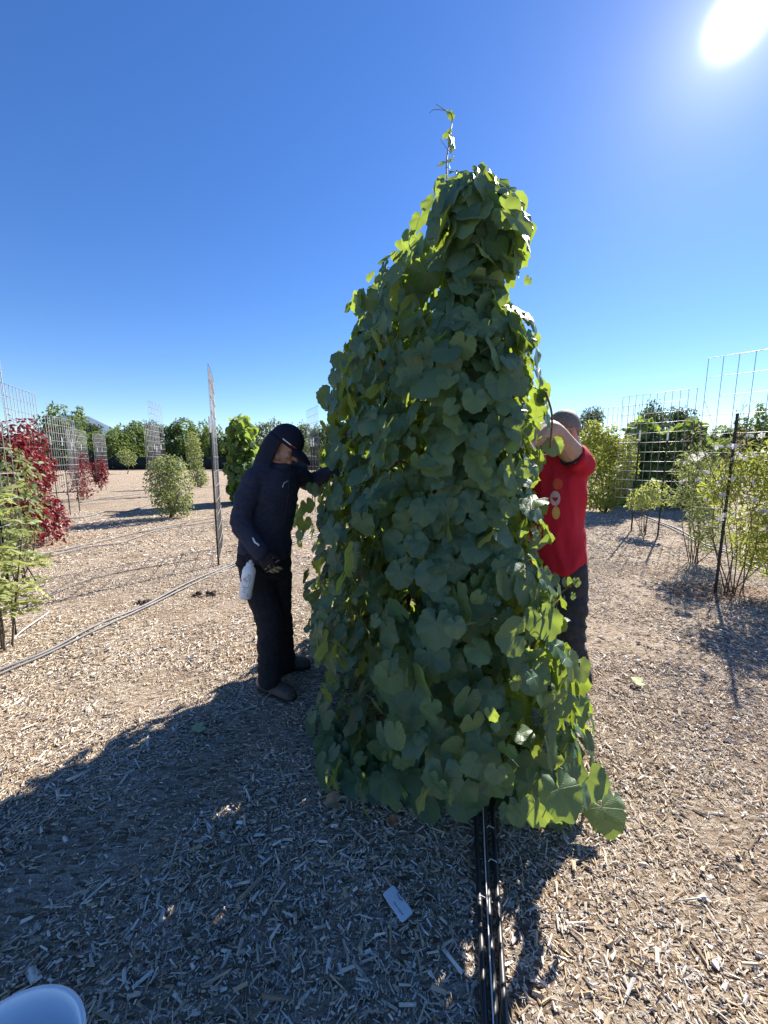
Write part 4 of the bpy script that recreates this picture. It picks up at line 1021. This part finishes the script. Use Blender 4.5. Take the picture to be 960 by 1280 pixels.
# ---- the worker in navy, left
def worker_navy():
    Fv, Rv = Vector((.82, -.57, 0)), Vector((-.57, -.82, 0))
    base = gnd(343, 858)
    A_ = lambda px, py, Y: at(px, py, Y)
    shc = A_(343, 592, 2.33); pel = A_(331, 700, 2.33)
    rsh, lsh = shc + Rv * .155 + UP * -.035, shc - Rv * .165 + UP * -.015
    rel, rwr = A_(302, 654, 2.10), A_(326, 691, 2.04)
    lel, lwr = A_(388, 602, 2.66), A_(418, 588, 2.50)
    rhip, lhip = pel + Rv * .088, pel - Rv * .088
    rkn, ran = A_(337, 778, 2.25), A_(337, 852, 2.23)
    lkn, lan = A_(350, 772, 2.42), A_(357, 833, 2.50)
    hm = basis(A_(357, 557, 2.33), (.77, -.16, -.62), (.6, 0, .77))
    tor = [((331, 697), .152, .115), ((333, 668), .150, .118), ((336, 640), .158, .126), ((339, 615), .172, .128), ((342, 599), .158, .108), ((345, 590), .10, .08), ((347, 584), .060, .060)]
    torso = lambda k: loft([(A_(c[0], c[1], 2.33), Rv * (a + k), Fv * (b + k)) for c, a, b in tor], 24)
    rhm = basis(rwr, A_(349, 727, 2.06) - rwr, Vector((-.15, -.97, .15)))
    lhm = basis(lwr, Vector((.9, -.35, .05)), Vector((0, -.3, 1)))
    neck = limb([A_(347, 586, 2.33), hm @ Vector((0, -.035, -.09)), hm @ Vector((0, -.02, -.03))], [.058, .056, .056])
    body = [torso(-.02)] + head_pieces(hm) + neck
    body += limb([rsh, rel, rwr], [.05, .042, .029]) + limb([lsh, lel, lwr], [.05, .042, .029])
    body += limb([rhip, rkn, ran], [.085, .055, .042]) + limb([lhip, lkn, lan], [.085, .055, .042])
    rheel, rtoe, lheel, ltoe = gnd(326, 862), gnd(368, 878), gnd(352, 840), gnd(388, 834)
    for h_, t_, a_ in ((rheel, rtoe, ran), (lheel, ltoe, lan)):
        body += limb([a_, h_ + UP * .05, h_.lerp(t_, .75) + UP * .035], [.038, .034, .022])
    body += hand_pieces(rhm, -1, (14, 26, 20), -.001, 2.0) + hand_pieces(lhm, 1, (25, 30, 20), -.001, 2.0)
    me = remesh('person', [(shift(V, base), Fc) for V, Fc in body], .0062, 1)
    me.materials.clear(); me.materials.append(M['skin'])
    root = link('person', me); root.location = base
    tag(root, 'worker in navy jacket, black trousers and dark cap with neck flap bending towards the vine', 'person', 'workers tending the vine')
    # jacket
    wf = folds(.011, 7, 19, 2.0, .7)
    jk = [torso(.015)] + limb([rsh, rsh.lerp(rel, .5) + Vector((-.01, -.01, 0)), rel, rel.lerp(rwr, .55), rwr.lerp(rel, .04)], [.066, .064, .060, .052, .045]) + limb([lsh, lsh.lerp(lel, .5), lel, lwr.lerp(lel, .15)], [.066, .062, .056, .045])
    jk += limb([A_(344, 590, 2.33), shc.lerp(rsh, .55) + UP * .012, rsh], [.075, .078, .066]) + limb([A_(344, 590, 2.33), lsh], [.075, .066])
    jk.append(loft([(A_(331, 699, 2.33), Rv * .170, Fv * .132), (A_(332, 690, 2.33), Rv * .174, Fv * .136), (A_(333, 676, 2.33), Rv * .168, Fv * .134)], 24))
    jk.append(loft([(A_(345, 592, 2.33), Rv * .085, Fv * .085), (A_(347, 586, 2.33), Rv * .078, Fv * .078), (A_(349, 580, 2.33), Rv * .070, Fv * .070)], 20))
    jacket = sub('jacket', jk, M['navy'], root, .0095, 7, wf)
    # zip down the front and a white chest mark
    zp = MB(); bv = BVHTree.FromObject(jacket, bpy.context.evaluated_depsgraph_get())
    zpts = []
    for u in np.linspace(0, 1, 14):
        p = A_(349 + (331 - 349) * u, 585 + (694 - 585) * u, 2.33) - base
        h_ = bv.ray_cast(p + Fv * .6, -Fv)
        if h_[0]: zpts.append(h_[0] + Fv * .001)
    if len(zpts) > 3: zp.tube(zpts, .0035, 6); zp.build('zip', M['black'], jacket)
    def patch(px_pts, tree, rad, mat, name, parent):
        mb = MB(); pts = []
        for px, py in px_pts:
            o_ = Vector((0, 0, H)) - base; d = pdir(px, py).normalized(); h_ = tree.ray_cast(o_, d)
            if h_[0]: pts.append(h_[0] - d * .0015)
        if len(pts) > 1: mb.tube(pts, rad, 5); return mb.build(name, mat, parent)
    patch([(353, 609), (355, 604), (360, 601)], bv, .0035, M['white'], 'emblem', jacket)
    patch([(316, 672), (319, 678), (322, 680), (324, 682)], bv, .005, M['white'], 'emblem', jacket)
    # trousers
    tr = [loft([(A_(331, 690, 2.33), Rv * .145, Fv * .112), (pel, Rv * .150, Fv * .115), (A_(331, 722, 2.33), Rv * .150, Fv * .112)], 22)]
    tr += limb([rhip + UP * .02, rhip.lerp(rkn, .45), rkn, rkn.lerp(ran, .55), ran + UP * .025], [.094, .088, .078, .072, .070])
    tr += limb([lhip + UP * .02, lhip.lerp(lkn, .45), lkn, lkn.lerp(lan, .55), lan + UP * .02], [.094, .088, .078, .072, .070])
    tro = sub('trousers', tr, M['trouser'], root, .0095, 3, folds(.012, 6, 19, 7.0, .5))
    bl = [loft([(A_(331.5, 694, 2.33) + UP * k, Rv * .162, Fv * .125) for k in (-.02, .02)], 22)]
    sub('belt', bl, M['black'], root)
    shoe('shoe', rheel, rtoe, root, M['shoe']); shoe('shoe', lheel, ltoe, root, M['shoe'])
    # gloves
    for m_, sd, cu in ((rhm, -1, (14, 26, 20)), (lhm, 1, (25, 30, 20))):
        gp_ = hand_pieces(m_, sd, cu, .0006, 2.0)
        gp_.append(loft([(m_ @ Vector((0, y, 0)), m_.to_3x3() @ Vector((w_, 0, 0)), m_.to_3x3() @ Vector((0, 0, h_))) for y, w_, h_ in ((-.022, .037, .029), (-.005, .035, .026), (.02, .036, .022))], 14))
        gl = sub('glove', gp_, M['glove'], root, .0034, 1, None, [M['glove'], M['tan']])
        inv = m_.inverted()
        for p in gl.data.polygons:
            q = inv @ (p.center + base)
            if .112 < q.y < .150 and abs(q.x) < .046: p.material_index = 1
        if sd == -1:
            gb = BVHTree.FromObject(gl, bpy.context.evaluated_depsgraph_get())
            for pp_ in ([(331, 712), (337, 706), (347, 702)], [(331, 712), (340, 712), (347, 706), (349, 700)]): patch(pp_, gb, .0028, M['tan'], 'glove_trim', gl)
    # cap: crown, brim, neck flap, side stripe
    L_ = lambda x, y, z: hm @ Vector((x, y, z))
    G = [[L_(.086 * math.sin(a) * math.sin(ph), -.010 + .108 * math.cos(a) * math.sin(ph), .022 + .108 * math.cos(ph)) for a in np.linspace(0, 2 * math.pi, 37)] for ph in np.linspace(.02, 1.66, 14)]
    capo = sub('cap', [sheet(G, .004)], M['navycap'], root)
    G = [[L_((.084 + .012 * r) * math.sin(a) * (1 + .02 * r), (.098 + .098 * r * (1 - .30 * (a / 1.15) ** 2)) * math.cos(a) * 1.0 + .0, .036 - .035 * r * r - .016 * (abs(a) / 1.15) ** 2) for a in np.linspace(-1.0, 1.0, 19)] for r in np.linspace(0, 1, 7)]
    sub('brim', [sheet(G, .005)], M['navycap'], root).parent = capo
    G = []
    for v in np.linspace(0, 1, 12):
        row = []
        for a in np.linspace(math.radians(80), math.radians(280), 33):
            k = 1 + .13 * v + .03 * v * math.sin(5 * a)
            edge = 1 - .16 * (abs(a - math.pi) / 1.64) ** 4
            row.append(L_(.089 * math.sin(a) * k, (-.010 + .110 * math.cos(a)) * k, .020 - .150 * v * edge) + Vector((-.022 * v, 0, -.120 * v * v)))
        G.append(row)
    sub('neck_flap', [sheet(G, .003)], M['navycap'], root).parent = capo
    for a0, a1, mt in ((.95, 1.5, 'white'), (.55, .95, 'capred')):
        G = [[L_(.0905 * math.sin(a), -.010 + .1125 * math.cos(a), z) for a in np.linspace(a0, a1, 8)] for z in (.031, .037)]
        sub('stripe', [sheet(G, .002)], M[mt], root).parent = capo
    for sx in (-1, 1): sub('eye', [ell((sx * .032, .079, .003), (.012, .012, .012), hm)], M['eyew'], root)
    return root, rhm
navy, _ = worker_navy()

# ---- the worker in red, right
def worker_red():
    Fv, Lv = Vector((-.75, -.66, 0)), Vector((.66, -.75, 0))
    base = gnd(706, 866)
    A_ = lambda px, py, Y: at(px, py, Y)
    shc, pel = A_(691, 577, 2.3), A_(694, 712, 2.3)
    lsh, rsh = shc + Lv * .175 + UP * -.015, shc - Lv * .175 + UP * -.015
    lel, lwr = A_(690, 538, 2.06), A_(655, 556, 1.93)
    rel, rwr = A_(650, 596, 2.42), A_(640, 560, 2.22)
    lhip, rhip = pel + Lv * .09, pel - Lv * .09
    lkn, lan = A_(711, 775, 2.20), A_(716, 850, 2.22)
    rkn, ran = A_(688, 775, 2.40), A_(689, 838, 2.42)
    hm = basis(A_(703, 540, 2.27), (-.92, -.30, -.16), (-.14, -.05, 1))
    tor = [((694, 712), .165, .118), ((693, 690), .160, .118), ((691, 655), .160, .122), ((690, 620), .178, .128), ((691, 594), .182, .115), ((692, 581), .13, .085), ((697, 568), .062, .06)]
    torso = lambda k: loft([(A_(c[0], c[1], 2.3), Lv * (a + k), Fv * (b + k)) for c, a, b in tor], 24)
    lhm = basis(lwr, Vector((-.9, -.2, -.2)), Vector((0, -.4, .9))); rhm = basis(rwr, Vector((-.8, -.5, .2)), Vector((0, -.2, 1)))
    body = [torso(-.015)] + head_pieces(hm) + limb([A_(697, 578, 2.3), hm @ Vector((0, -.045, -.10)), hm @ Vector((0, -.03, -.03))], [.060, .057, .058])
    body += limb([lsh, lsh.lerp(lel, .45) + UP * -.006, lel, lel.lerp(lwr, .3), lwr], [.064, .062, .052, .054, .032]) + limb([rsh, rel, rwr], [.056, .042, .029])
    body += limb([lhip, lkn, lan], [.085, .055, .042]) + limb([rhip, rkn, ran], [.085, .055, .042])
    lheel, ltoe, rheel, rtoe = gnd(728, 862), gnd(696, 880), gnd(698, 842), gnd(668, 856)
    for h_, t_, a_ in ((lheel, ltoe, lan), (rheel, rtoe, ran)):
        body += limb([a_, h_ + UP * .05, h_.lerp(t_, .75) + UP * .035], [.038, .034, .022])
    body += hand_pieces(lhm, -1, (20, 30, 25)) + hand_pieces(rhm, 1, (20, 30, 25))
    me = remesh('person', [(shift(V, base), Fc) for V, Fc in body], .0062, 2)
    me.materials.clear(); me.materials.append(M['skin'])
    root = link('person', me); root.location = base
    tag(root, 'worker in red printed t-shirt with one arm raised into the vine', 'person', 'workers tending the vine')
    sh = [torso(.012), loft([(A_(694, 706, 2.3), Lv * .182, Fv * .138), (A_(694, 690, 2.3), Lv * .178, Fv * .138), (A_(692, 660, 2.3), Lv * .172, Fv * .134)], 24)]
    sh += limb([lsh + Vector((-.01, 0, -.01)), lsh.lerp(lel, .18), lsh.lerp(lel, .36) + Vector((0, 0, -.018))], [.070, .070, .076])[:2]
    sh += limb([rsh, rsh.lerp(rel, .5)], [.074, .076])[:2]
    shirt = sub('t_shirt', sh, M['redshirt'], root, .0095, 7, folds(.015, 9, 4, 4.0, .7))
    dg = bpy.context.evaluated_depsgraph_get(); bv = BVHTree.FromObject(shirt, dg)
    # dark disc across the sleeve end, painted as the shade inside it
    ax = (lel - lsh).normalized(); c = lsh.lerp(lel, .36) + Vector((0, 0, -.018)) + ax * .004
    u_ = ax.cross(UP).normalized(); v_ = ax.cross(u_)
    sub('sleeve_shade', [loft([(c, u_ * .068, v_ * .070), (c + ax * .006, u_ * .062, v_ * .064)], 20)], M['trouser'], root).parent = shirt
    # the three printed shapes down the chest
    def print_disc(px, py, rx, ry, mat, lift, shape=None):
        V, Fc, K = [], [], 20; o_ = Vector((0, 0, H)) - base
        pts = [(px, py)] + [(px + rx * k * math.cos(2 * math.pi * i / K), py + ry * k * math.sin(2 * math.pi * i / K)) for k in (.5, 1) for i in range(K)]
        if shape: pts = [(px, py)] + [(px + (x - px) * k, py + (y - py) * k) for k in (.5, 1) for x, y in shape]; K = len(shape)
        for x, y in pts:
            d = pdir(x, y).normalized(); h_ = bv.ray_cast(o_, d)
            if not h_[0]: return
            V.append(h_[0] - d * lift)
        Fc = [(0, 1 + i, 1 + (i + 1) % K) for i in range(K)] + [(1 + i, 1 + K + i, 1 + K + (i + 1) % K, 1 + (i + 1) % K) for i in range(K)]
        mb = MB(); mb.add(V, Fc); mb.build('print', mat, shirt)
    print_disc(697, 605, 6.5, 7, M['printorange'], .003)
    print_disc(694, 623, 6.5, 9.5, M['printwhite'], .003)
    hs_ = [(694 + .23 * 16 * math.sin(t) ** 3, 624 - .23 * (13 * math.cos(t) - 5 * math.cos(2 * t) - 2 * math.cos(3 * t) - math.cos(4 * t))) for t in np.linspace(0, 2 * math.pi, 24, endpoint=False)]
    print_disc(694, 624, 3, 3, M['printred'], .0045, hs_)
    print_disc(695, 641, 5, 8, M['printyellow'], .003)
    tr = [loft([(A_(694, 700, 2.3), Lv * .150, Fv * .112), (pel, Lv * .152, Fv * .116), (A_(694, 728, 2.3), Lv * .152, Fv * .116)], 22)]
    tr += limb([lhip + UP * .02, lhip.lerp(lkn, .45), lkn, lkn.lerp(lan, .3), lan + UP * .02], [.094, .096, .092, .084, .096])
    tr += limb([rhip + UP * .02, rhip.lerp(rkn, .45), rkn, rkn.lerp(ran, .3), ran + UP * .02], [.094, .096, .092, .084, .094])
    sub('trousers', tr, M['trouser2'], root, .0095, 3, folds(.016, 6, 15, 9.0, .7))
    shoe('shoe', lheel, ltoe, root, M['black']); shoe('shoe', rheel, rtoe, root, M['black'])
    L_ = lambda x, y, z: hm @ Vector((x, y, z))
    G = []
    for v in np.linspace(.02, 1, 14):
        row = []
        for a in np.linspace(0, 2 * math.pi, 37):
            lim = 1.30 + .92 * (1 - math.cos(a)) / 2 + .12 * math.sin(2 * a) ** 2
            ph = lim * v
            row.append(L_(.0775 * math.sin(a) * math.sin(ph), -.012 + .100 * math.cos(a) * math.sin(ph), .03 + .0965 * math.cos(ph)))
        G.append(row)
    sub('hair', [sheet(G, .003)], M['hair'], root)
    for sx in (-1, 1): sub('eye', [ell((sx * .032, .079, .003), (.012, .012, .012), hm)], M['eyew'], root)
    return root
worker_red()

# ---------------------------------------------------------------- the white drinking bottle hanging at the hip
bt, bb = at(313, 704, 2.08), at(306, 747, 2.08)
bm_ = basis(bb, Vector((0, -1, 0)), bt - bb); bl_ = (bt - bb).length
bottle = empty('bottle', bb); tag(bottle, 'white metal drinking bottle with black doodles hanging from the hip of the worker in navy', 'bottle')
Rm = bm_.to_3x3()
mb = MB(); r_ = .037
mb.add(*loft([(Rm @ Vector((0, 0, z)), Rm @ Vector((r, 0, 0)), Rm @ Vector((0, r, 0))) for z, r in ((0, r_ * .9), (.006, r_), (bl_ * .78, r_), (bl_ * .86, r_ * .88), (bl_ * .92, r_ * .62), (bl_ * .95, r_ * .5))], 28))
bo = mb.build('bottle_body', M['bucket'], bottle)
mb = MB(); mb.add(*loft([(Rm @ Vector((0, 0, z)), Rm @ Vector((r, 0, 0)), Rm @ Vector((0, r, 0))) for z, r in ((bl_ * .945, r_ * .58), (bl_ * 1.0, r_ * .58), (bl_ * 1.02, r_ * .42), (bl_ * 1.04, r_ * .28), (bl_ * 1.09, r_ * .26))], 20)); mb.build('bottle_cap', M['white'], bottle)
mb = MB(); mb.tube([Rm @ Vector((.02 * math.cos(a), .012, bl_ * 1.10 + .022 * math.sin(a))) for a in np.linspace(-.6, 3.7, 16)], .003, 6); mb.tube([Rm @ Vector((0, .01, bl_ * 1.1 + .02)), Rm @ Vector((.03, .06, bl_ * 1.1 + .05))], .003, 6); mb.build('carrying_loop', M['black'], bottle)
def on_bottle(u, z): a = u / r_; return Rm @ Vector((-(r_ + .0008) * math.sin(a), (r_ + .0008) * math.cos(a), z))
mb = MB()
for st in ([(.000, .125), (-.006, .135), (-.016, .132), (-.018, .118), (-.008, .112), (.002, .118), (.0, .125)], [(-.02, .148), (-.024, .138), (-.026, .120), (-.022, .105)], [(-.012, .150), (-.008, .14), (-.016, .14)], [(.016, .11), (.010, .120), (.004, .108), (-.004, .104), (-.012, .106)], [(.012, .078), (.006, .07), (-.004, .074), (-.014, .07), (-.022, .078)], [(-.01, .062), (-.004, .058), (.006, .060)],
           [(.008, .128), (.012, .12), (.008, .112)], [(.010, .045), (.002, .047), (-.008, .044)], [(-.018, .032), (-.022, .036), (-.027, .032), (-.026, .024), (-.021, .022), (-.018, .026)]):
    mb.tube([on_bottle(-x, z * bl_ / .2) for x, z in st], .0011, 4)
mb.build('print', M['ink'], bo)
mb = MB(); mb.tube([on_bottle(-.03, .10), on_bottle(-.031, .112)], .0035, 5); mb.build('print', M['capred'], bo)

# ---------------------------------------------------------------- irrigation hoses
def hose(label, pts, r, mat, group='irrigation hoses', name='hose', cat='hose'):
    P = [Vector(p) for p in smooth_path(pts, 8)]
    for i, p in enumerate(P):
        if isinstance(pts[0], Vector): pass
    mb = MB(); c = P[len(P) // 2]
    base = Vector((P[0].x, P[0].y, 0))
    mb.tube([p - base for p in P], r, 8)
    o = mb.build(name, mat, smooth=True); o.location = base
    tag(o, label, cat, group)
    return o
def run(pix, r, dz=0.0): 
    o_ = []
    for px, py in pix:
        p = gnd(px, py); p.z += r + dz + .012; o_.append(p)
    return o_
def near_line(x0, k, wob):
    return [Vector((x0 + k * y + wob * math.sin(y * 3.1 + x0 * 9), y, float(gz(x0 + k * y, y)) + .022)) for y in np.linspace(-.6, 3.6, 16)]
hose('left one of the three black pipes running under the big vine', near_line(.100, .208, .002), .0100, M['hose'])
hose('middle one of the three black pipes running under the big vine', near_line(.117, .222, .003), .0110, M['hose'])
hose('right one of the three black pipes running under the big vine', near_line(.132, .236, .002), .0100, M['hose'])
ln = near_line(.110, .222, .003)
for p in ln: p.z += .022
hose('thin white cord lying along the middle black pipe', ln, .0018, M['string'], None, 'cord', 'cord')
for yy, wl in ((1.33, 'farthest of three pale wire ties on the black pipes'), (1.20, 'middle one of three pale wire ties on the black pipes'), (1.08, 'nearest of three pale wire ties on the black pipes')):
    xx = .117 + .222 * yy + (.02 if yy != 1.08 else -.02)
    mb = MB(); mb.tube([(0, 0, .030), (.012, .004, .040), (.03, -.002, .036), (.036, -.004, .02)], .0013, 5)
    o = mb.build('wire_tie', M['string'], loc=None); o.location = (xx - .02, yy, float(gz(xx, yy)))
    tag(o, wl, 'wire tie', 'wire ties on the black pipes')
hose('upper grey hose of the pair crossing from the left edge to the edge-on trellis', run([(-60, 872), (0, 843), (60, 818), (120, 786), (180, 758), (240, 727), (300, 703), (352, 684), (400, 668)], .010), .0095, M['hosegrey'])
hose('lower grey hose of the pair crossing from the left edge to the edge-on trellis', run([(-60, 877), (0, 847.5), (60, 821), (118, 792.5), (180, 761.5), (240, 730.5), (300, 705.5), (350, 687), (400, 671)], .009), .0085, M['hosegrey'])
hose('pale hose passing in front of the grey green shrub', run([(-40, 712), (40, 697), (100, 684), (150, 672), (190, 664), (230, 655), (275, 647)], .012), .011, M['hosegrey'])
hose('second pale hose just below the one in front of the grey green shrub', run([(-40, 716), (40, 702), (105, 687), (150, 680), (200, 664), (240, 657), (280, 650)], .012), .010, M['hosegrey'])
hose('hose crossing the left mulch behind the grey green shrub', run([(80, 650), (110, 646), (130, 641), (160, 640), (185, 632), (215, 622)], .014), .018, M['hosegrey'])
hose('farthest pale hose across the left field near the small red creeper', run([(100, 629), (140, 622), (175, 618), (230, 612), (290, 606)], .016), .02, M['hosegrey'])
hose('dark thin hose curving across the mulch beside the leafy shrub', run([(20, 766), (60, 748), (105, 731), (150, 718), (200, 708), (250, 699)], .006), .006, M['hose'])
hose('upper grey hose winding past the nearest right trellis', run([(790, 640), (820, 652), (850, 664), (878, 680), (905, 689), (935, 702), (985, 718)], .013), .014, M['hosegrey'])
hose('lower grey hose winding past the nearest right trellis', run([(800, 648), (830, 658), (858, 671), (882, 685), (908, 693), (935, 708), (985, 726)], .013), .012, M['hosegrey'])
mbp = [(8, 812), (25, 800), (45, 782), (60, 770)]
hose('taut white cord tied to the foot of the trellis at the left edge', [gnd(8, 815) + UP * .02, gnd(30, 800) + UP * .06, gnd(62, 772) + UP * .05], .004, M['string'], None, 'cord', 'cord')

# ---------------------------------------------------------------- bucket, plant tag, fallen leaves, soil mounds
bk = Vector((-.745, .535, float(gz(-.745, .535))))
bucket = empty('bucket', bk); tag(bucket, 'white plastic bucket standing on the mulch at the bottom corner', 'bucket')
mb = MB(); n = 48; prof = [(.118, 0), (.125, .004), (.148, .33), (.156, .332), (.157, .352), (.150, .356), (.146, .352), (.144, .33), (.120, .012), (0.002, .010)]
V = []; Fc = []
for r, z in prof:
    for k in range(n): V.append((r * math.cos(2 * math.pi * k / n), r * math.sin(2 * math.pi * k / n), z))
for j in range(len(prof) - 1):
    for k in range(n): Fc.append((j * n + k, j * n + (k + 1) % n, (j + 1) * n + (k + 1) % n, (j + 1) * n + k))
Fc.append(tuple(range(n))[::-1])
mb.add(V, Fc); mb.build('bucket_body', M['bucket'], bucket)
mb = MB()
for z in (.27, .30): mb.tube([((.1435 + (z - .27) * .07) * math.cos(a) * 1.02, (.1435 + (z - .27) * .07) * math.sin(a) * 1.02, z) for a in np.linspace(0, 2 * math.pi, 49)], .004, 6)
mb.build('reinforcing_ring', M['bucket'], bucket)
mb = MB(); mb.tube(smooth_path([(-.158, 0, .30), (-.150, -.07, .27), (-.09, -.15, .20), (0, -.175, .17), (.09, -.15, .20), (.150, -.07, .27), (.158, 0, .30)], 5), .0025, 6); mb.build('handle', M['wire'], bucket)

tgp = gnd(497, 1137); tgp.z += .022
tagm = basis(tgp, gnd(512, 1158) - gnd(483, 1117), Vector((.12, -.05, 1)))
tgo = empty('plant_tag', tgp); tag(tgo, 'white plastic plant tag lying on the shaded wood chips left of the black pipes', 'plant tag')
tgo.scale = (.88, .88, .88)
R3 = tagm.to_3x3()
hw, hl, cr_ = .028, .058, .008
outl = []
for cx, cy, a0 in ((hw - cr_, hl - cr_, 0), (-hw + cr_, hl - cr_, 90), (-hw + cr_, -hl + cr_, 180), (hw - cr_, -hl + cr_, 270)):
    for k in range(4):
        a = math.radians(a0 + 30 * k); outl.append((cx + cr_ * math.cos(a), cy + cr_ * math.sin(a)))
def slab(outline, z0, z1):
    m_ = len(outline)
    V = [R3 @ Vector((x, y, z + .004 * (y / hl) ** 2)) for z in (z0, z1) for x, y in outline]
    return V, [tuple(range(m_))[::-1], tuple(range(m_, 2 * m_))] + [(i, (i + 1) % m_, m_ + (i + 1) % m_, m_ + i) for i in range(m_)]
mb = MB(); mb.add(*slab(outl, -.001, .001)); mb.build('tag_plate', M['tagplate'], tgo, smooth=False)
mb = MB(); mb.add(*slab([(.021, -.018), (.021, .048), (-.001, .048), (-.001, -.018)], .0012, .0022)); ls = mb.build('label_strip', M['white'], tgo, smooth=False)
mb = MB()
for i, y in enumerate(np.linspace(-.008, .038, 8)):
    mb.add([R3 @ Vector((x, yy, .0056)) for x, yy in ((.008, y - .0016), (.0122 + .001 * (i % 3), y - .0016), (.0122 + .001 * (i % 3), y + .0008), (.008, y + .0008 + .0012 * (i % 2)))], [(0, 1, 2, 3)])
mb.build('print', M['ink'], ls, smooth=False)
mb = MB(); mb.tube([R3 @ Vector(p) for p in smooth_path([(-.026, -.002, -.002), (-.024, -.014, .012), (-.016, -.020, .016), (-.012, -.006, .012), (-.022, .006, .004)], 5)], .0014, 5); mb.build('wire_loop', M['black'], tgo)

def fallen(px, py, size, mat, rz, label, seed, tilt=.25, bright=None):
    T, TF, lp, mi = grape_leaf(seed, 24)
    p = gnd(px, py)
    T = T.copy(); r2 = (T[:, :2] ** 2).sum(1)
    T[:, 2] = np.maximum(T[:, 2], -.6) * .5 + .35 * r2 * (0.6 + .5 * np.sin(3 * np.arctan2(T[:, 0], T[:, 1]) + seed))
    me = mesh_np('fallen_leaf', T * size, TF, [mat, M['cane']], None, True, mi)
    o = link('fallen_leaf', me); o.location = p + UP * .03; o.rotation_euler = (tilt, -tilt * .6, rz)
    tag(o, label, 'fallen leaf', 'fallen leaves on the wood chips')
fallen(420, 1012, .052, M['deadleaf'], 1.9, 'large pale tan fallen leaf at the foot of the big vine', 401, .3)
fallen(492, 1039, .030, M['deadbrown'], .6, 'small reddish brown curled leaf in front of the big vine', 402, .3)
fallen(535, 1020, .042, M['deadbrown'], 2.6, 'crumpled brown leaf standing under the hanging vine leaves', 403, .7)
fallen(799, 857, .058, M['greenfall'], 1.2, 'pale green leaf lying alone on the sunny chips right of the vine', 404, .2)
fallen(250, 914, .050, M['greenfall'], 2.2, 'dull green leaf lying in the shade near the edge of the shadow', 405, .1)
for (px, py, s_, lab) in ((257, 741, .15, 'larger dark soil mound on the mulch below the edge-on trellis'), (180, 752, .09, 'smaller dark soil mound beside the hose on the left')):
    g = np.random.default_rng(px); mb = MB()
    for i in range(16):
        a, q = g.uniform(0, 6.28), s_ * math.sqrt(g.random()); r = g.uniform(.016, .036) * (1.2 - q / s_ * .6)
        V, Fc = ell((q * math.cos(a), q * math.sin(a) * .8, r * .5 + (s_ - q) * .15), (r * g.uniform(.8, 1.3), r, r * .8), None, 8, 6)
        V = [Vector(v) * 1 + Vector((noise.noise(Vector(v) * 40) * .01, noise.noise(Vector(v) * 37 + Vector((3, 0, 0))) * .01, noise.noise(Vector(v) * 45) * .008)) for v in V]
        mb.add(V, Fc)
    o = mb.build('soil_mound', M['soil']); o.location = gnd(px, py); tag(o, lab, 'soil mound', 'soil mounds on the left mulch')

g = np.random.default_rng(91)
n = 420; a = g.uniform(0, 6.28, n); q = np.sqrt(g.random(n)) * .55
P = np.stack([3.85 + q * np.cos(a) * 1.1, 4.1 + q * np.sin(a) * .7, np.zeros(n)], -1); P[:, 2] = gz(P[:, 0], P[:, 1]) + .018 + .012 * g.random(n)
V, Fc = instance(SL, SF, frames(np.stack([g.normal(0, .35, n), g.normal(0, .35, n), np.ones(n)], -1), np.stack([g.normal(0, 1, n), g.normal(0, 1, n), np.zeros(n)], -1)), P, g.uniform(.025, .055, n))
tag(link('leaf_litter', mesh_np('leaf_litter', V, Fc, M['deadbrown'], {'rnd': np.repeat(g.random(n), len(SL))})), 'reddish brown leaf litter under the white flowered shrub', kind='stuff')
